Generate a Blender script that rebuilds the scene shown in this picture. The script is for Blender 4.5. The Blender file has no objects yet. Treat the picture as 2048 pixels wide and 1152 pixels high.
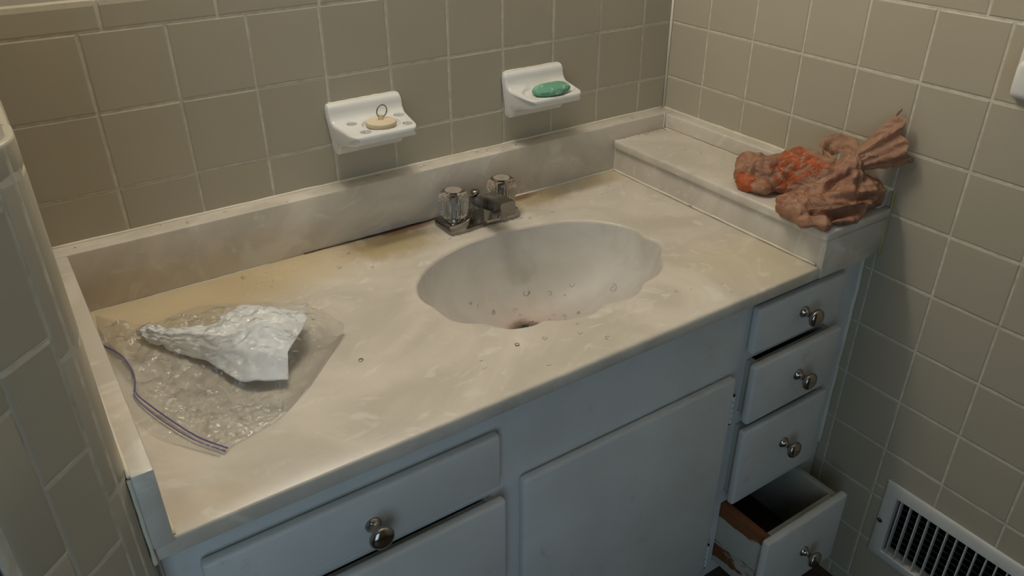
import bpy, bmesh, math, random
from mathutils import Vector, Matrix, noise
random.seed(7)
SC = bpy.context.scene
COL = SC.collection

# ------------------------------------------------------------------ camera, world, lights, exposure
cam_d = bpy.data.cameras.new('camera'); cam = bpy.data.objects.new('camera', cam_d); COL.objects.link(cam)
cam_d.sensor_width = 36.0; cam_d.lens = 1592.24/2048*36.0; cam_d.clip_start = 0.02
yaw, pitch, roll = 0.5904, 0.5247, -0.003
f = Vector((math.sin(yaw)*math.cos(pitch), math.cos(yaw)*math.cos(pitch), -math.sin(pitch)))
r = f.cross(Vector((0, 0, 1))).normalized(); u = r.cross(f)
rr = math.cos(roll)*r + math.sin(roll)*u; uu = -math.sin(roll)*r + math.cos(roll)*u
M = Matrix((rr, uu, -f)).transposed().to_4x4(); M.translation = Vector((-1.2104, -1.2165, 1.3805))
cam.matrix_world = M
SC.camera = cam
SC.view_settings.view_transform = 'Standard'; SC.view_settings.look = 'None'
SC.view_settings.gamma = 1.0; SC.view_settings.use_curve_mapping = False
SC.view_settings.exposure = 0.0

w = bpy.data.worlds.new('world'); SC.world = w; w.use_nodes = True
w.node_tree.nodes['Background'].inputs[0].default_value = (0.52, 0.52, 0.50, 1)
w.node_tree.nodes['Background'].inputs[1].default_value = 0.02

def lamp(name, kind, loc, energy, color, target=None, **kw):
    d = bpy.data.lights.new(name, kind); d.energy = energy; d.color = color
    for k, v in kw.items(): setattr(d, k, v)
    o = bpy.data.objects.new(name, d); COL.objects.link(o); o.location = loc
    if target is not None: o.rotation_euler = (Vector(target)-Vector(loc)).to_track_quat('-Z', 'Y').to_euler()
    return o
# warm bulb of the vanity fixture above the frame, on the back wall
for bx_, be_ in ((-0.86, 7.2), (-0.70, 6.6), (-0.53, 2.8)):
    lamp('vanity_bulb', 'POINT', (bx_, -0.11, 2.00), be_, (1.0, 0.95, 0.865), shadow_soft_size=0.05)
# daylight from the doorway, front left
lamp('doorway_daylight', 'AREA', (-1.85, -2.0, 1.15), 7.4, (0.56, 0.79, 1.0), target=(-1.25, -0.5, 0.75), shape='RECTANGLE', size=0.8, size_y=1.7)

# ------------------------------------------------------------------ node helpers
def srgb(r, g, b):
    c = lambda v: (v/255/12.92) if v/255 <= 0.04045 else ((v/255+0.055)/1.055)**2.4
    return (c(r), c(g), c(b), 1.0)
class Mat:
    def __init__(s, name, base=(0.5, 0.5, 0.5, 1), rough=0.5, metal=0.0, **kw):
        s.m = bpy.data.materials.new(name); s.m.use_nodes = True
        s.t = s.m.node_tree; s.n = s.t.nodes; s.b = s.n['Principled BSDF']; s.out = s.n['Material Output']
        s.b.inputs['Base Color'].default_value = base; s.b.inputs['Roughness'].default_value = rough; s.b.inputs['Metallic'].default_value = metal
        for k, v in kw.items(): s.b.inputs[k].default_value = v
        s._co = None
    def node(s, typ, **kw):
        n = s.n.new(typ)
        for k, v in kw.items(): setattr(n, k, v)
        return n
    def link(s, a, b): s.t.links.new(a, b)
    def co(s):
        if s._co is None: s._co = s.node('ShaderNodeTexCoord')
        return s._co.outputs['Object']
    def put(s, inp, v):
        if isinstance(v, bpy.types.NodeSocket): s.link(v, inp)
        else: inp.default_value = v
    def noise(s, scale, detail=4, rough=0.55, dist=0.0, vec=None):
        n = s.node('ShaderNodeTexNoise'); n.inputs['Scale'].default_value = scale; n.inputs['Detail'].default_value = detail
        n.inputs['Roughness'].default_value = rough; n.inputs['Distortion'].default_value = dist
        s.link(vec or s.co(), n.inputs['Vector']); return n.outputs['Fac']
    def mapping(s, scale=(1, 1, 1), loc=(0, 0, 0), rot=(0, 0, 0)):
        n = s.node('ShaderNodeMapping'); n.inputs['Scale'].default_value = scale; n.inputs['Location'].default_value = loc; n.inputs['Rotation'].default_value = rot
        s.link(s.co(), n.inputs['Vector']); return n.outputs['Vector']
    def math(s, op, a, b=0.0, c=0.0, clamp=False):
        n = s.node('ShaderNodeMath', operation=op, use_clamp=clamp)
        for i, v in enumerate((a, b, c)): s.put(n.inputs[i], v)
        return n.outputs[0]
    def ramp(s, v, lo, hi):
        n = s.node('ShaderNodeMapRange', interpolation_type='SMOOTHSTEP'); s.put(n.inputs[0], v)
        n.inputs[1].default_value = lo; n.inputs[2].default_value = hi; return n.outputs[0]
    def mix(s, fac, a, b):
        n = s.node('ShaderNodeMix', data_type='RGBA'); s.put(n.inputs[0], fac); s.put(n.inputs[6], a); s.put(n.inputs[7], b); return n.outputs[2]
    def sep(s):
        n = s.node('ShaderNodeSeparateXYZ'); s.link(s.co(), n.inputs[0]); return n.outputs
    def blob(s, cx, cy, rx, ry, ns, amp, ax=(0, 1), soft=0.5):
        cx, cy = cx+0.68, cy+0.3      # object coordinates of the vanity top's parts start at its base point
        """a stain, in places with painted shade: noisy ellipse mask about (cx, cy) in the given object axes"""
        x, y = s.sep()[ax[0]], s.sep()[ax[1]]
        dx = s.math('DIVIDE', s.math('SUBTRACT', x, cx), rx); dy = s.math('DIVIDE', s.math('SUBTRACT', y, cy), ry)
        d = s.math('SQRT', s.math('ADD', s.math('MULTIPLY', dx, dx), s.math('MULTIPLY', dy, dy)))
        d = s.math('ADD', d, s.math('MULTIPLY', s.math('SUBTRACT', ns, 0.5), amp))
        return s.math('SUBTRACT', 1.0, s.ramp(d, 1.0-soft, 1.0+soft))
    def bump(s, h, strength=0.2, dist=0.002):
        n = s.node('ShaderNodeBump'); n.inputs['Strength'].default_value = strength; n.inputs['Distance'].default_value = dist
        s.link(h, n.inputs['Height']); s.link(n.outputs[0], s.b.inputs['Normal']); return n.outputs[0]
    def color(s, c): s.put(s.b.inputs['Base Color'], c)

# ------------------------------------------------------------------ materials
def tile_mat():
    m = Mat('beige_glazed_tile', rough=0.34)
    oi = m.node('ShaderNodeObjectInfo')
    n = m.noise(14, 3)
    c = m.mix(m.math('MULTIPLY', oi.outputs['Random'], 0.55), srgb(181, 172, 151), srgb(174, 165, 145))
    c = m.mix(m.math('MULTIPLY', m.ramp(n, 0.35, 0.75), 0.35), c, srgb(180, 171, 151))
    sp = m.noise(260, 1); c = m.mix(m.math('MULTIPLY', m.ramp(sp, 0.74, 0.80), 0.35), c, srgb(120, 108, 88))
    m.color(c); m.bump(m.noise(30, 2), 0.10, 0.002); return m.m
def grout_mat():
    m = Mat('aged_grout', rough=0.85)
    n = m.noise(60, 4); m.color(m.mix(m.ramp(n, 0.3, 0.75), srgb(216, 208, 190), srgb(190, 181, 160))); m.bump(m.noise(300, 2), 0.3, 0.001); return m.m
def marble_mat(name, stains_and_shade=False):
    m = Mat(name, rough=0.30)
    sw = m.noise(4.5, 5, 0.55, 1.6)
    sw2 = m.noise(9, 4, 0.6, 2.4, vec=m.mapping((1.0, 1.6, 1.0), (0.3, 0.7, 0), (0, 0, 0.5)))
    c = m.mix(m.ramp(sw, 0.32, 0.66), srgb(222, 212, 197), srgb(201, 192, 177))
    c = m.mix(m.math('MULTIPLY', m.ramp(sw2, 0.55, 0.70), 0.6), c, srgb(232, 227, 216))
    if stains_and_shade:
        ns = m.noise(22, 5, 0.6, 0.6); big = m.noise(6, 3)
        c = m.mix(m.math('MULTIPLY', m.blob(-1.10, -0.06, 0.34, 0.11, big, 1.2), 0.55), c, srgb(206, 178, 118))
        c = m.mix(m.math('MULTIPLY', m.blob(-0.70, -0.085, 0.075, 0.045, ns, 1.6, soft=0.6), 0.75), c, srgb(172, 150, 98))  # olive stain with the toothbrush holder's cast shadow painted in
        c = m.mix(m.math('MULTIPLY', m.blob(-0.385, -0.06, 0.075, 0.04, ns, 1.6, soft=0.6), 0.70), c, srgb(168, 146, 92))  # olive stain, the soap dish's shadow mixed into its colour
        c = m.mix(m.math('MULTIPLY', m.blob(-0.20, -0.06, 0.07, 0.035, ns, 1.2), 0.40), c, srgb(214, 186, 128))
        c = m.mix(m.math('MULTIPLY', m.blob(-0.64, -0.042, 0.06, 0.013, ns, 1.4), 0.85), c, srgb(150, 106, 70))
        c = m.mix(m.math('MULTIPLY', m.blob(-0.43, -0.042, 0.055, 0.014, ns, 1.4), 0.9), c, srgb(128, 86, 50))
        c = m.mix(m.math('MULTIPLY', m.blob(-0.66, -0.036, 0.13, 0.006, ns, 1.2), 0.95), c, srgb(54, 40, 22))
        c = m.mix(m.math('MULTIPLY', m.blob(-0.22, -0.47, 0.10, 0.09, big, 1.2), 0.35), c, srgb(224, 208, 160))
        c = m.mix(m.math('MULTIPLY', m.blob(-1.13, -0.53, 0.05, 0.03, ns, 1.0), 0.25), c, srgb(226, 200, 164))
        sp = m.noise(330, 2); gate = m.ramp(m.noise(9, 2), 0.45, 0.6)
        c = m.mix(m.math('MULTIPLY', m.math('MULTIPLY', m.ramp(sp, 0.72, 0.76), gate), 0.5), c, srgb(110, 92, 66))
    m.color(c); return m.m
def bowl_mat():
    m = Mat('sink_bowl_marble', rough=0.48)
    n = m.noise(16, 5, 0.6, 0.5)
    sw = m.noise(6, 4, 0.5, 1.2)
    c = m.mix(m.ramp(sw, 0.35, 0.65), srgb(210, 206, 198), srgb(198, 192, 183))
    c = m.mix(m.math('MULTIPLY', m.ramp(n, 0.5, 0.72), 0.30), c, srgb(178, 168, 158))
    c = m.mix(m.math('MULTIPLY', m.blob(-0.545, -0.275, 0.075, 0.07, n, 1.6, soft=0.6), 0.45), c, srgb(190, 156, 136))
    c = m.mix(m.math('MULTIPLY', m.blob(-0.545, -0.268, 0.034, 0.034, n, 0.8, soft=0.3), 0.85), c, srgb(112, 70, 44))
    m.color(c); return m.m
def paint_mat(name, a, b, rough=0.5):
    m = Mat(name, rough=rough)
    n = m.noise(7, 4, 0.6); d = m.noise(28, 5, 0.65, 0.3)
    c = m.mix(m.ramp(n, 0.3, 0.7), a, b)
    c = m.mix(m.math('MULTIPLY', m.ramp(d, 0.62, 0.78), 0.35), c, srgb(150, 140, 126))
    m.color(c); m.bump(m.noise(60, 3), 0.12, 0.002); return m.m
def drawer_box_mat():
    m = Mat('worn_drawer_side', rough=0.75)
    st = m.noise(7, 5, 0.65, 0.6, vec=m.mapping((0.6, 1.0, 5.5)))
    gr = m.noise(30, 4, 0.6, 0.2, vec=m.mapping((0.3, 0.5, 6.0)))
    wood = m.mix(gr, srgb(92, 52, 26), srgb(136, 84, 44))
    y, z = m.sep()[1], m.sep()[2]
    slope = m.math('MULTIPLY_ADD', y, 0.10, z)                      # the bare band thins towards the front
    top = m.math('MULTIPLY', m.ramp(m.math('MULTIPLY_ADD', st, 0.04, slope), 0.212, 0.216), m.math('LESS_THAN', z, 0.30))
    low = m.math('MULTIPLY', m.ramp(st, 0.50, 0.54), m.math('LESS_THAN', z, 0.19))
    chips = m.math('MULTIPLY', m.ramp(st, 0.66, 0.69), 0.6)
    c = m.mix(m.math('MAXIMUM', m.math('MAXIMUM', top, low), chips), srgb(176, 174, 162), wood)
    m.color(c); return m.m
def film_mat():
    m = Mat('clear_polyethylene_film')
    t = m.node('ShaderNodeBsdfTransparent'); t.inputs[0].default_value = (0.985, 0.985, 0.975, 1)
    g = m.node('ShaderNodeBsdfGlossy'); g.inputs['Roughness'].default_value = 0.14
    d = m.node('ShaderNodeBsdfDiffuse'); d.inputs[0].default_value = (0.80, 0.82, 0.80, 1)
    bp = m.node('ShaderNodeBump'); bp.inputs['Strength'].default_value = 0.8; bp.inputs['Distance'].default_value = 0.0025
    m.link(m.noise(130, 3, 0.55, 1.2), bp.inputs['Height']); m.link(bp.outputs[0], g.inputs['Normal'])
    fr = m.node('ShaderNodeFresnel'); fr.inputs[0].default_value = 1.35
    a = m.node('ShaderNodeMixShader'); a.inputs[0].default_value = 0.045; m.link(t.outputs[0], a.inputs[1]); m.link(d.outputs[0], a.inputs[2])
    b = m.node('ShaderNodeMixShader'); m.link(m.math('MULTIPLY_ADD', fr.outputs[0], 0.40, 0.075, clamp=True), b.inputs[0]); m.link(a.outputs[0], b.inputs[1]); m.link(g.outputs[0], b.inputs[2])
    m.link(b.outputs[0], m.out.inputs[0]); return m.m
def bag_mat(name, col, deep, alpha=0.0):
    m = Mat(name)
    n = m.noise(26, 4, 0.6, 1.0); c = m.mix(m.ramp(n, 0.3, 0.75), col, deep)
    p = m.b; m.color(c); p.inputs['Roughness'].default_value = 0.30
    bp = m.node('ShaderNodeBump'); bp.inputs['Strength'].default_value = 0.7; bp.inputs['Distance'].default_value = 0.004; p.inputs['Specular IOR Level'].default_value = 0.8
    m.link(m.math('ADD', m.noise(95, 4, 0.6, 1.2), m.math('MULTIPLY', m.noise(230, 3, 0.6, 2.0), 0.5)), bp.inputs['Height']); m.link(bp.outputs[0], p.inputs['Normal'])
    tr = m.node('ShaderNodeBsdfTranslucent'); m.link(c, tr.inputs[0])
    mx = m.node('ShaderNodeMixShader'); mx.inputs[0].default_value = 0.20; m.link(p.outputs[0], mx.inputs[1]); m.link(tr.outputs[0], mx.inputs[2])
    last = mx.outputs[0]
    if alpha > 0:
        tp = m.node('ShaderNodeBsdfTransparent'); tp.inputs[0].default_value = (0.9, 0.72, 0.6, 1)
        mx2 = m.node('ShaderNodeMixShader'); mx2.inputs[0].default_value = alpha; m.link(last, mx2.inputs[1]); m.link(tp.outputs[0], mx2.inputs[2]); last = mx2.outputs[0]
    m.link(last, m.out.inputs[0]); return m.m
def acrylic_mat():
    m = Mat('clear_acrylic', (0.98, 0.95, 0.91, 1), 0.04); m.b.inputs['Transmission Weight'].default_value = 1.0; m.b.inputs['IOR'].default_value = 1.47; return m.m
def soap_mat():
    m = Mat('green_soap', rough=0.5); n = m.noise(45, 4, 0.65, 1.0)
    c = m.mix(m.ramp(n, 0.52, 0.66), srgb(104, 160, 130), srgb(164, 200, 180)); m.color(c); m.b.inputs['Subsurface Weight'].default_value = 0.0; return m.m
def floor_mat():
    m = Mat('brown_vinyl_floor', rough=0.45); n = m.noise(18, 5); m.color(m.mix(n, srgb(92, 74, 56), srgb(64, 52, 42))); return m.m
def chrome_mat(name, col, rough):
    m = Mat(name, col, rough, 1.0); n = m.noise(120, 3); m.put(m.b.inputs['Roughness'], m.math('MULTIPLY_ADD', n, 0.14, rough)); return m.m

TILE, GROUT = tile_mat(), grout_mat()
MARBLE, TOP = marble_mat('cultured_marble'), marble_mat('cultured_marble_top', True)
BOWL = bowl_mat()
PAINT = paint_mat('white_cabinet_paint', srgb(216, 216, 212), srgb(206, 205, 199))
WALLPAINT = paint_mat('wall_paint', srgb(206, 200, 186), srgb(198, 192, 178), 0.8)
CEIL = paint_mat('ceiling_paint', srgb(206, 202, 192), srgb(198, 194, 184), 0.9)
FARPAINT = paint_mat('low_bounce_wall_paint', srgb(120, 116, 104), srgb(110, 106, 95), 0.8)  # unseen far walls, toned dark to cut the warm bounce light
BOXMAT = drawer_box_mat()
WORNPAINT = paint_mat('worn_grey_paint', srgb(172, 168, 154), srgb(140, 134, 118), 0.7)
CAULK = paint_mat('white_caulk', srgb(232, 226, 208), srgb(216, 206, 184), 0.6)
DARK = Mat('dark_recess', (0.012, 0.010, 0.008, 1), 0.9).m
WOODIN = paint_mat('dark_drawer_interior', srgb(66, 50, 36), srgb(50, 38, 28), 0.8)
CHROME = chrome_mat('worn_chrome', (0.30, 0.285, 0.265, 1), 0.08)
KNOB = chrome_mat('knob_chrome', (0.38, 0.34, 0.30, 1), 0.10)
CERAM = Mat('white_glazed_ceramic', srgb(226, 224, 218), 0.16, **{'Specular IOR Level': 0.9}).m
RUBBER = paint_mat('cream_rubber', srgb(222, 206, 176), srgb(212, 194, 162), 0.55)
ACRYL = acrylic_mat()
FROST = paint_mat('frosted_cap', srgb(184, 172, 156), srgb(128, 116, 104), 0.30)
SOAP = soap_mat()
FILM = film_mat()
PURPLE = Mat('purple_zip_strip', srgb(108, 96, 150), 0.3).m
PAPER = paint_mat('white_tissue_paper', (0.88, 0.89, 0.90, 1), (0.84, 0.85, 0.86, 1), 0.8)
BAG = bag_mat('tan_bag_film', srgb(194, 144, 112), srgb(166, 114, 84))
BAGTHIN = bag_mat('thin_tan_bag_film', srgb(200, 154, 122), srgb(178, 128, 98), 0.16)
PRINT = bag_mat('red_orange_print', srgb(212, 104, 46), srgb(184, 84, 40))
VENT = paint_mat('white_enamel_metal', srgb(214, 212, 206), srgb(204, 202, 194), 0.4)
VENTIN = paint_mat('grey_metal_louver', srgb(112, 112, 108), srgb(92, 92, 90), 0.5)
FLOORM = floor_mat()
HAIR = Mat('dark_hair', (0.03, 0.022, 0.018, 1), 0.5).m
WOOD = paint_mat('brown_wood_casing', srgb(140, 92, 48), srgb(112, 70, 36), 0.4)

# ------------------------------------------------------------------ object helpers
def link(name, me, mat=None, parent=None, smooth=False, kind=None):
    if mat is not None and not me.materials: me.materials.append(mat)
    if smooth:
        for p in me.polygons: p.use_smooth = True
    o = bpy.data.objects.new(name, me); COL.objects.link(o)
    if parent is not None: o.parent = parent
    if kind: o['kind'] = kind
    return o
def bm_obj(name, bm, mat, parent=None, smooth=False, kind=None, auto=None):
    bmesh.ops.recalc_face_normals(bm, faces=bm.faces)
    me = bpy.data.meshes.new(name); bm.to_mesh(me); bm.free()
    if auto is not None:
        for p in me.polygons: p.use_smooth = True
        me.set_sharp_from_angle(angle=math.radians(auto))
    return link(name, me, mat, parent, smooth, kind)
def py_obj(name, v, fcs, mat, parent=None, smooth=False, kind=None, auto=None):
    bm = bmesh.new(); vs = [bm.verts.new(p) for p in v]
    for q in fcs:
        try: bm.faces.new([vs[i] for i in q])
        except ValueError: pass
    return bm_obj(name, bm, mat, parent, smooth, kind, auto)
def thing(name, label, cat, loc=(0, 0, 0), group=None):
    o = bpy.data.objects.new(name, None); COL.objects.link(o); o.location = loc; o.empty_display_size = 0.02
    tag(o, label, cat, group); return o
def tag(o, label, cat, group=None, kind=None):
    o['label'] = label; o['category'] = cat
    if group: o['group'] = group
    if kind: o['kind'] = kind
    return o
def add_box(bm, a, b):
    x0, y0, z0 = (min(p) for p in zip(a, b)); x1, y1, z1 = (max(p) for p in zip(a, b))
    v = [bm.verts.new(p) for p in ((x0, y0, z0), (x1, y0, z0), (x1, y1, z0), (x0, y1, z0), (x0, y0, z1), (x1, y0, z1), (x1, y1, z1), (x0, y1, z1))]
    for q in ((0, 3, 2, 1), (4, 5, 6, 7), (0, 1, 5, 4), (1, 2, 6, 5), (2, 3, 7, 6), (3, 0, 4, 7)): bm.faces.new([v[i] for i in q])
def box(name, a, b, mat, parent=None, bevel=0.0, seg=2, kind=None):
    bm = bmesh.new(); add_box(bm, a, b)
    if bevel > 0: bmesh.ops.bevel(bm, geom=bm.edges[:], offset=bevel, segments=seg, profile=0.5, affect='EDGES')
    return bm_obj(name, bm, mat, parent, kind=kind, auto=40 if bevel > 0 else None)
def rel(o, t):   # keep world coordinates when a part built in world space goes under a thing at t
    o.location = o.location - Vector(t); return o
def lathe(name, prof, mat, parent=None, loc=(0, 0, 0), axis='Z', n=32, mod=None, auto=35):
    """prof: list of (radius, height); mod(i_angle, k)->radius factor"""
    v, fcs = [], []
    for k, (rad, h) in enumerate(prof):
        for i in range(n):
            a = 2*math.pi*i/n; q = rad*(mod(a, k) if mod else 1)
            p = (q*math.cos(a), q*math.sin(a), h)
            v.append(p if axis == 'Z' else ((p[0], -p[2], p[1]) if axis == '-Y' else (-p[2], p[0], p[1])))
    for k in range(len(prof)-1):
        for i in range(n): fcs.append((k*n+i, k*n+(i+1) % n, (k+1)*n+(i+1) % n, (k+1)*n+i))
    fcs.append(tuple(range(n))); fcs.append(tuple(range((len(prof)-1)*n, len(prof)*n)))
    o = py_obj(name, v, fcs, mat, parent, auto=auto); o.location = loc; return o
def add_tube(bm, pts, rad, n=8, cap=True):
    pts = [Vector(p) for p in pts]; rings = []
    t0 = (pts[1]-pts[0]).normalized(); nrm = t0.orthogonal().normalized()
    for i, p in enumerate(pts):
        t = (pts[min(i+1, len(pts)-1)]-pts[max(i-1, 0)]).normalized()
        nrm = (nrm - t*nrm.dot(t)).normalized(); bn = t.cross(nrm)
        rd = rad[i] if isinstance(rad, (list, tuple)) else rad
        rings.append([bm.verts.new(p+(nrm*math.cos(2*math.pi*k/n)+bn*math.sin(2*math.pi*k/n))*rd) for k in range(n)])
    for a, b in zip(rings, rings[1:]):
        for k in range(n): bm.faces.new((a[k], a[(k+1) % n], b[(k+1) % n], b[k]))
    if cap: bm.faces.new(rings[0][::-1]); bm.faces.new(rings[-1])
def tube(name, pts, rad, mat, parent=None, n=8):
    bm = bmesh.new(); add_tube(bm, pts, rad, n); return bm_obj(name, bm, mat, parent, smooth=True)
def prism(name, poly, z0, z1, mat, parent=None, kind=None, auto=None):
    n = len(poly); v = [(x, y, z0) for x, y in poly]+[(x, y, z1) for x, y in poly]
    fcs = [tuple(range(n))[::-1], tuple(range(n, 2*n))]+[(i, (i+1) % n, n+(i+1) % n, n+i) for i in range(n)]
    return py_obj(name, v, fcs, mat, parent, kind=kind, auto=auto)
def catmull(pts, n):
    pts = [Vector(p) for p in pts]; out = []
    P = [2*pts[0]-pts[1]]+pts+[2*pts[-1]-pts[-2]]
    for i in range(1, len(P)-2):
        for k in range(n):
            t = k/n; a, b, c, d = P[i-1:i+3]
            out.append(0.5*((2*b)+(c-a)*t+(2*a-5*b+4*c-d)*t*t+(3*b-a-3*c+d)*t**3))
    out.append(pts[-1]); return out
def surf(rows, nu, nv):
    """bicubic patch through a grid of points"""
    a = [catmull(rw, nu) for rw in rows]
    return list(map(list, zip(*[catmull(list(c), nv) for c in zip(*a)])))   # [v][u] -> transposed back
def fbm(p, o=4): return noise.fractal(p, 1.0, 2.0, o, noise_basis='PERLIN_ORIGINAL')
def tri(x):
    x = x-math.floor(x); return 4*abs(x-0.5)-1
_rd = random.Random(3)
_dirs = [Vector((_rd.gauss(0, 1), _rd.gauss(0, 1), _rd.gauss(0, 1))).normalized() for _ in range(12)]
_ph = [_rd.random() for _ in range(12)]
def crumple(p, wl, n=4, k0=0, warp=0.35):
    """straight-sided folds in several directions, about -1..1; wl is the fold wavelength"""
    q = p/wl; q = q+Vector((noise.noise(q*0.6), noise.noise(q*0.6+Vector((7, 3, 1))), noise.noise(q*0.6+Vector((2, 9, 5)))))*warp*2
    return sum(tri(q.dot(_dirs[(k0+i) % 12])+_ph[(k0+i) % 12]) for i in range(n))/n*1.6
def facets(p, wl, n=3, k0=0, warp=0.25):
    q = p/wl; q = q+Vector((noise.noise(q*0.6), noise.noise(q*0.6+Vector((7, 3, 1))), noise.noise(q*0.6+Vector((2, 9, 5)))))*warp*2
    return max(tri(q.dot(_dirs[(k0+i) % 12])+_ph[(k0+i) % 12]) for i in range(n))-0.45
def ridge(p, o=3): return 1-2*abs(noise.fractal(p, 1.0, 2.0, o, noise_basis='PERLIN_ORIGINAL'))

# ------------------------------------------------------------------ room shell
ZC, ZS, ZT = 0.760, 0.857, 0.826           # counter, splash top, ledge top
CAPZ0, CAPZ1 = 1.1465, 1.188               # trim row on top of the tiling
GD = 0.0010                                 # how far the grout lies behind the tile faces
TT = 0.007
tile_cache = {}
def tile_mesh(wd, ht, dome=False):
    key = (round(wd, 4), round(ht, 4), dome)
    if key in tile_cache: return tile_cache[key]
    # local: x width, z height, face towards -y at y = 0
    rings = [(0.0, TT), (0.0, 0.0022), (0.0008, 0.0008), (0.0026, 0.0)]
    v = []
    for ins, y in rings:
        top = ins if not dome else ins*1.0
        a, b, c, d = ins, wd-ins, ins, ht-top
        v += [(a, y, c), (b, y, c), (b, y, d), (a, y, d)]
    if dome:   # trim tile: rolled top edge back to the wall
        for k, (dz, y) in enumerate(((0.0, TT), (0.0, 0.0050), (0.0022, 0.0018), (0.0090, 0.0))):
            for i in (2, 3):
                x, _, _ = v[k*4+i]; v[k*4+i] = (x, y, ht-dz)
    fcs = [(3, 2, 1, 0)]
    for k in range(3):
        for i in range(4):
            j = (i+1) % 4; fcs.append((k*4+i, k*4+j, (k+1)*4+j, (k+1)*4+i))
    fcs.append((12, 13, 14, 15))
    bm = bmesh.new(); vs = [bm.verts.new(p) for p in v]
    for q in fcs: bm.faces.new([vs[i] for i in q])
    bmesh.ops.recalc_face_normals(bm, faces=bm.faces)
    me = bpy.data.meshes.new('tile'); bm.to_mesh(me); bm.free(); me.materials.append(TILE)
    tile_cache[key] = me; return me
G = 0.0019
def lay(parent, name, p0, ang, u0, u1, z0, z1, dome=False):
    """a tile between u0..u1 along the wall and z0..z1; wall starts at p0 and runs along angle ang (face to the right-hand side)"""
    wd, ht = u1-u0-G, z1-z0-G
    if wd < 0.006 or ht < 0.006: return
    o = bpy.data.objects.new(name, tile_mesh(wd, ht, dome)); COL.objects.link(o); o.parent = parent
    c, s = math.cos(ang), math.sin(ang); uo = u0+G/2
    jit = random.uniform(-0.00025, 0.00025)
    o.location = (p0[0]+c*uo-s*jit, p0[1]+s*uo+c*jit, z0+G/2)
    o.rotation_euler = (random.uniform(-0.003, 0.003), 0, ang+random.uniform(-0.003, 0.003))
    return o
def clip_lay(parent, name, p0, ang, u0, u1, z0, z1, holes):
    rects = [(u0, u1, z0, z1)]
    for (a, b, c, d) in holes:
        nxt = []
        for (x0, x1, y0, y1) in rects:
            if x1 <= a or x0 >= b or y1 <= c or y0 >= d: nxt.append((x0, x1, y0, y1)); continue
            if y1 > d: nxt.append((x0, x1, d, y1))
            if y0 < c: nxt.append((x0, x1, y0, c))
            m0, m1 = max(y0, c), min(y1, d)
            if x0 < a: nxt.append((x0, a, m0, m1))
            if x1 > b: nxt.append((b, x1, m0, m1))
        rects = nxt
    for q in rects: lay(parent, name, p0, ang, *q)

HT = 2.40
wall_back = box('wall_back', (-1.42, 0.006, 0), (0.15, 0.13, HT), WALLPAINT, kind='structure')
box('grout_bed', (-1.2, GD, 0.70), (0.0, 0.006, CAPZ1-0.004), GROUT, wall_back)
# back wall runs along +x from x=-1.2: u = x + 1.2
xs = [-0.0771-0.11218*k for k in range(10)]
edges = [-1.1995]+xs[::-1]+[-0.0012]
PB = 0.1120
rows = [ZS-0.03, 0.925, 0.925+PB, CAPZ0]
for i in range(len(edges)-1):
    for j in range(len(rows)-1):
        lay(wall_back, 'tile', (-1.2, 0.0), 0.0, edges[i]+1.2, edges[i+1]+1.2, rows[j], rows[j+1])
ex = [-1.1995]+[-1.055+0.1538*k for k in range(7)]+[-0.0012]
for i in range(len(ex)-1): lay(wall_back, 'trim_tile', (-1.2, 0.0), 0.0, ex[i]+1.2, ex[i+1]+1.2, CAPZ0, CAPZ1, True)
tube('corner_caulk', [(-0.0015, -0.0015, ZS-0.002), (-0.0015, -0.0015, CAPZ1-0.003)], 0.0028, CAULK, wall_back)

# right wall (x = 0), runs along -y : ang = -90deg, face towards -x ; u = -y
VY0, VY1, VZ0, VZ1 = 0.7110, 0.9960, 0.1525, 0.2900        # duct opening (u, z)
bm = bmesh.new(); YB = 2.6
for a, b, c, d in ((-0.13, VY0, 0, HT), (VY1, YB, 0, HT), (VY0, VY1, 0, VZ0), (VY0, VY1, VZ1, HT)): add_box(bm, (0.006, -a, c), (0.15, -b, d))
wall_right = bm_obj('wall_right', bm, WALLPAINT, kind='structure')
bm = bmesh.new(); UE = 1.42
for a, b, c, d in ((0, VY0, 0, CAPZ1-0.004), (VY1, UE, 0, CAPZ1-0.004), (VY0, VY1, 0, VZ0), (VY0, VY1, VZ1, CAPZ1-0.004)): add_box(bm, (GD, -a, c), (0.006, -b, d))
bm_obj('grout_bed', bm, GROUT, wall_right)
PR = 0.1104
ue = [0.0012]+[0.1021+0.11178*k for k in range(12)]
zr = sorted([0.925+0.0002+PR*k for k in range(-7, 2)])+[CAPZ0]
zr = [0.036]+zr
for i in range(len(ue)-1):
    for j in range(len(zr)-1):
        if zr[j+1] < ZS-0.03 and ue[i+1] < 0.52: continue      # behind the cabinet and ledge
        z0 = max(zr[j], ZS-0.025) if ue[i+1] < 0.52 else zr[j]
        clip_lay(wall_right, 'tile', (0.0, 0.0), -math.pi/2, ue[i], ue[i+1], z0, zr[j+1], [(VY0, VY1, VZ0, VZ1)])
uc = [0.0012]+[0.6216+0.1545*k for k in range(-4, 6)]
uc = [q for q in uc if q >= 0.0012]
for i in range(len(uc)-1): lay(wall_right, 'trim_tile', (0.0, 0.0), -math.pi/2, uc[i], uc[i+1], CAPZ0, CAPZ1, True)
for i in range(len(uc)-1):
    if uc[i] > 0.4: lay(wall_right, 'base_tile', (0.0, 0.0), -math.pi/2, uc[i], uc[i+1], 0.0, 0.036)
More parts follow.
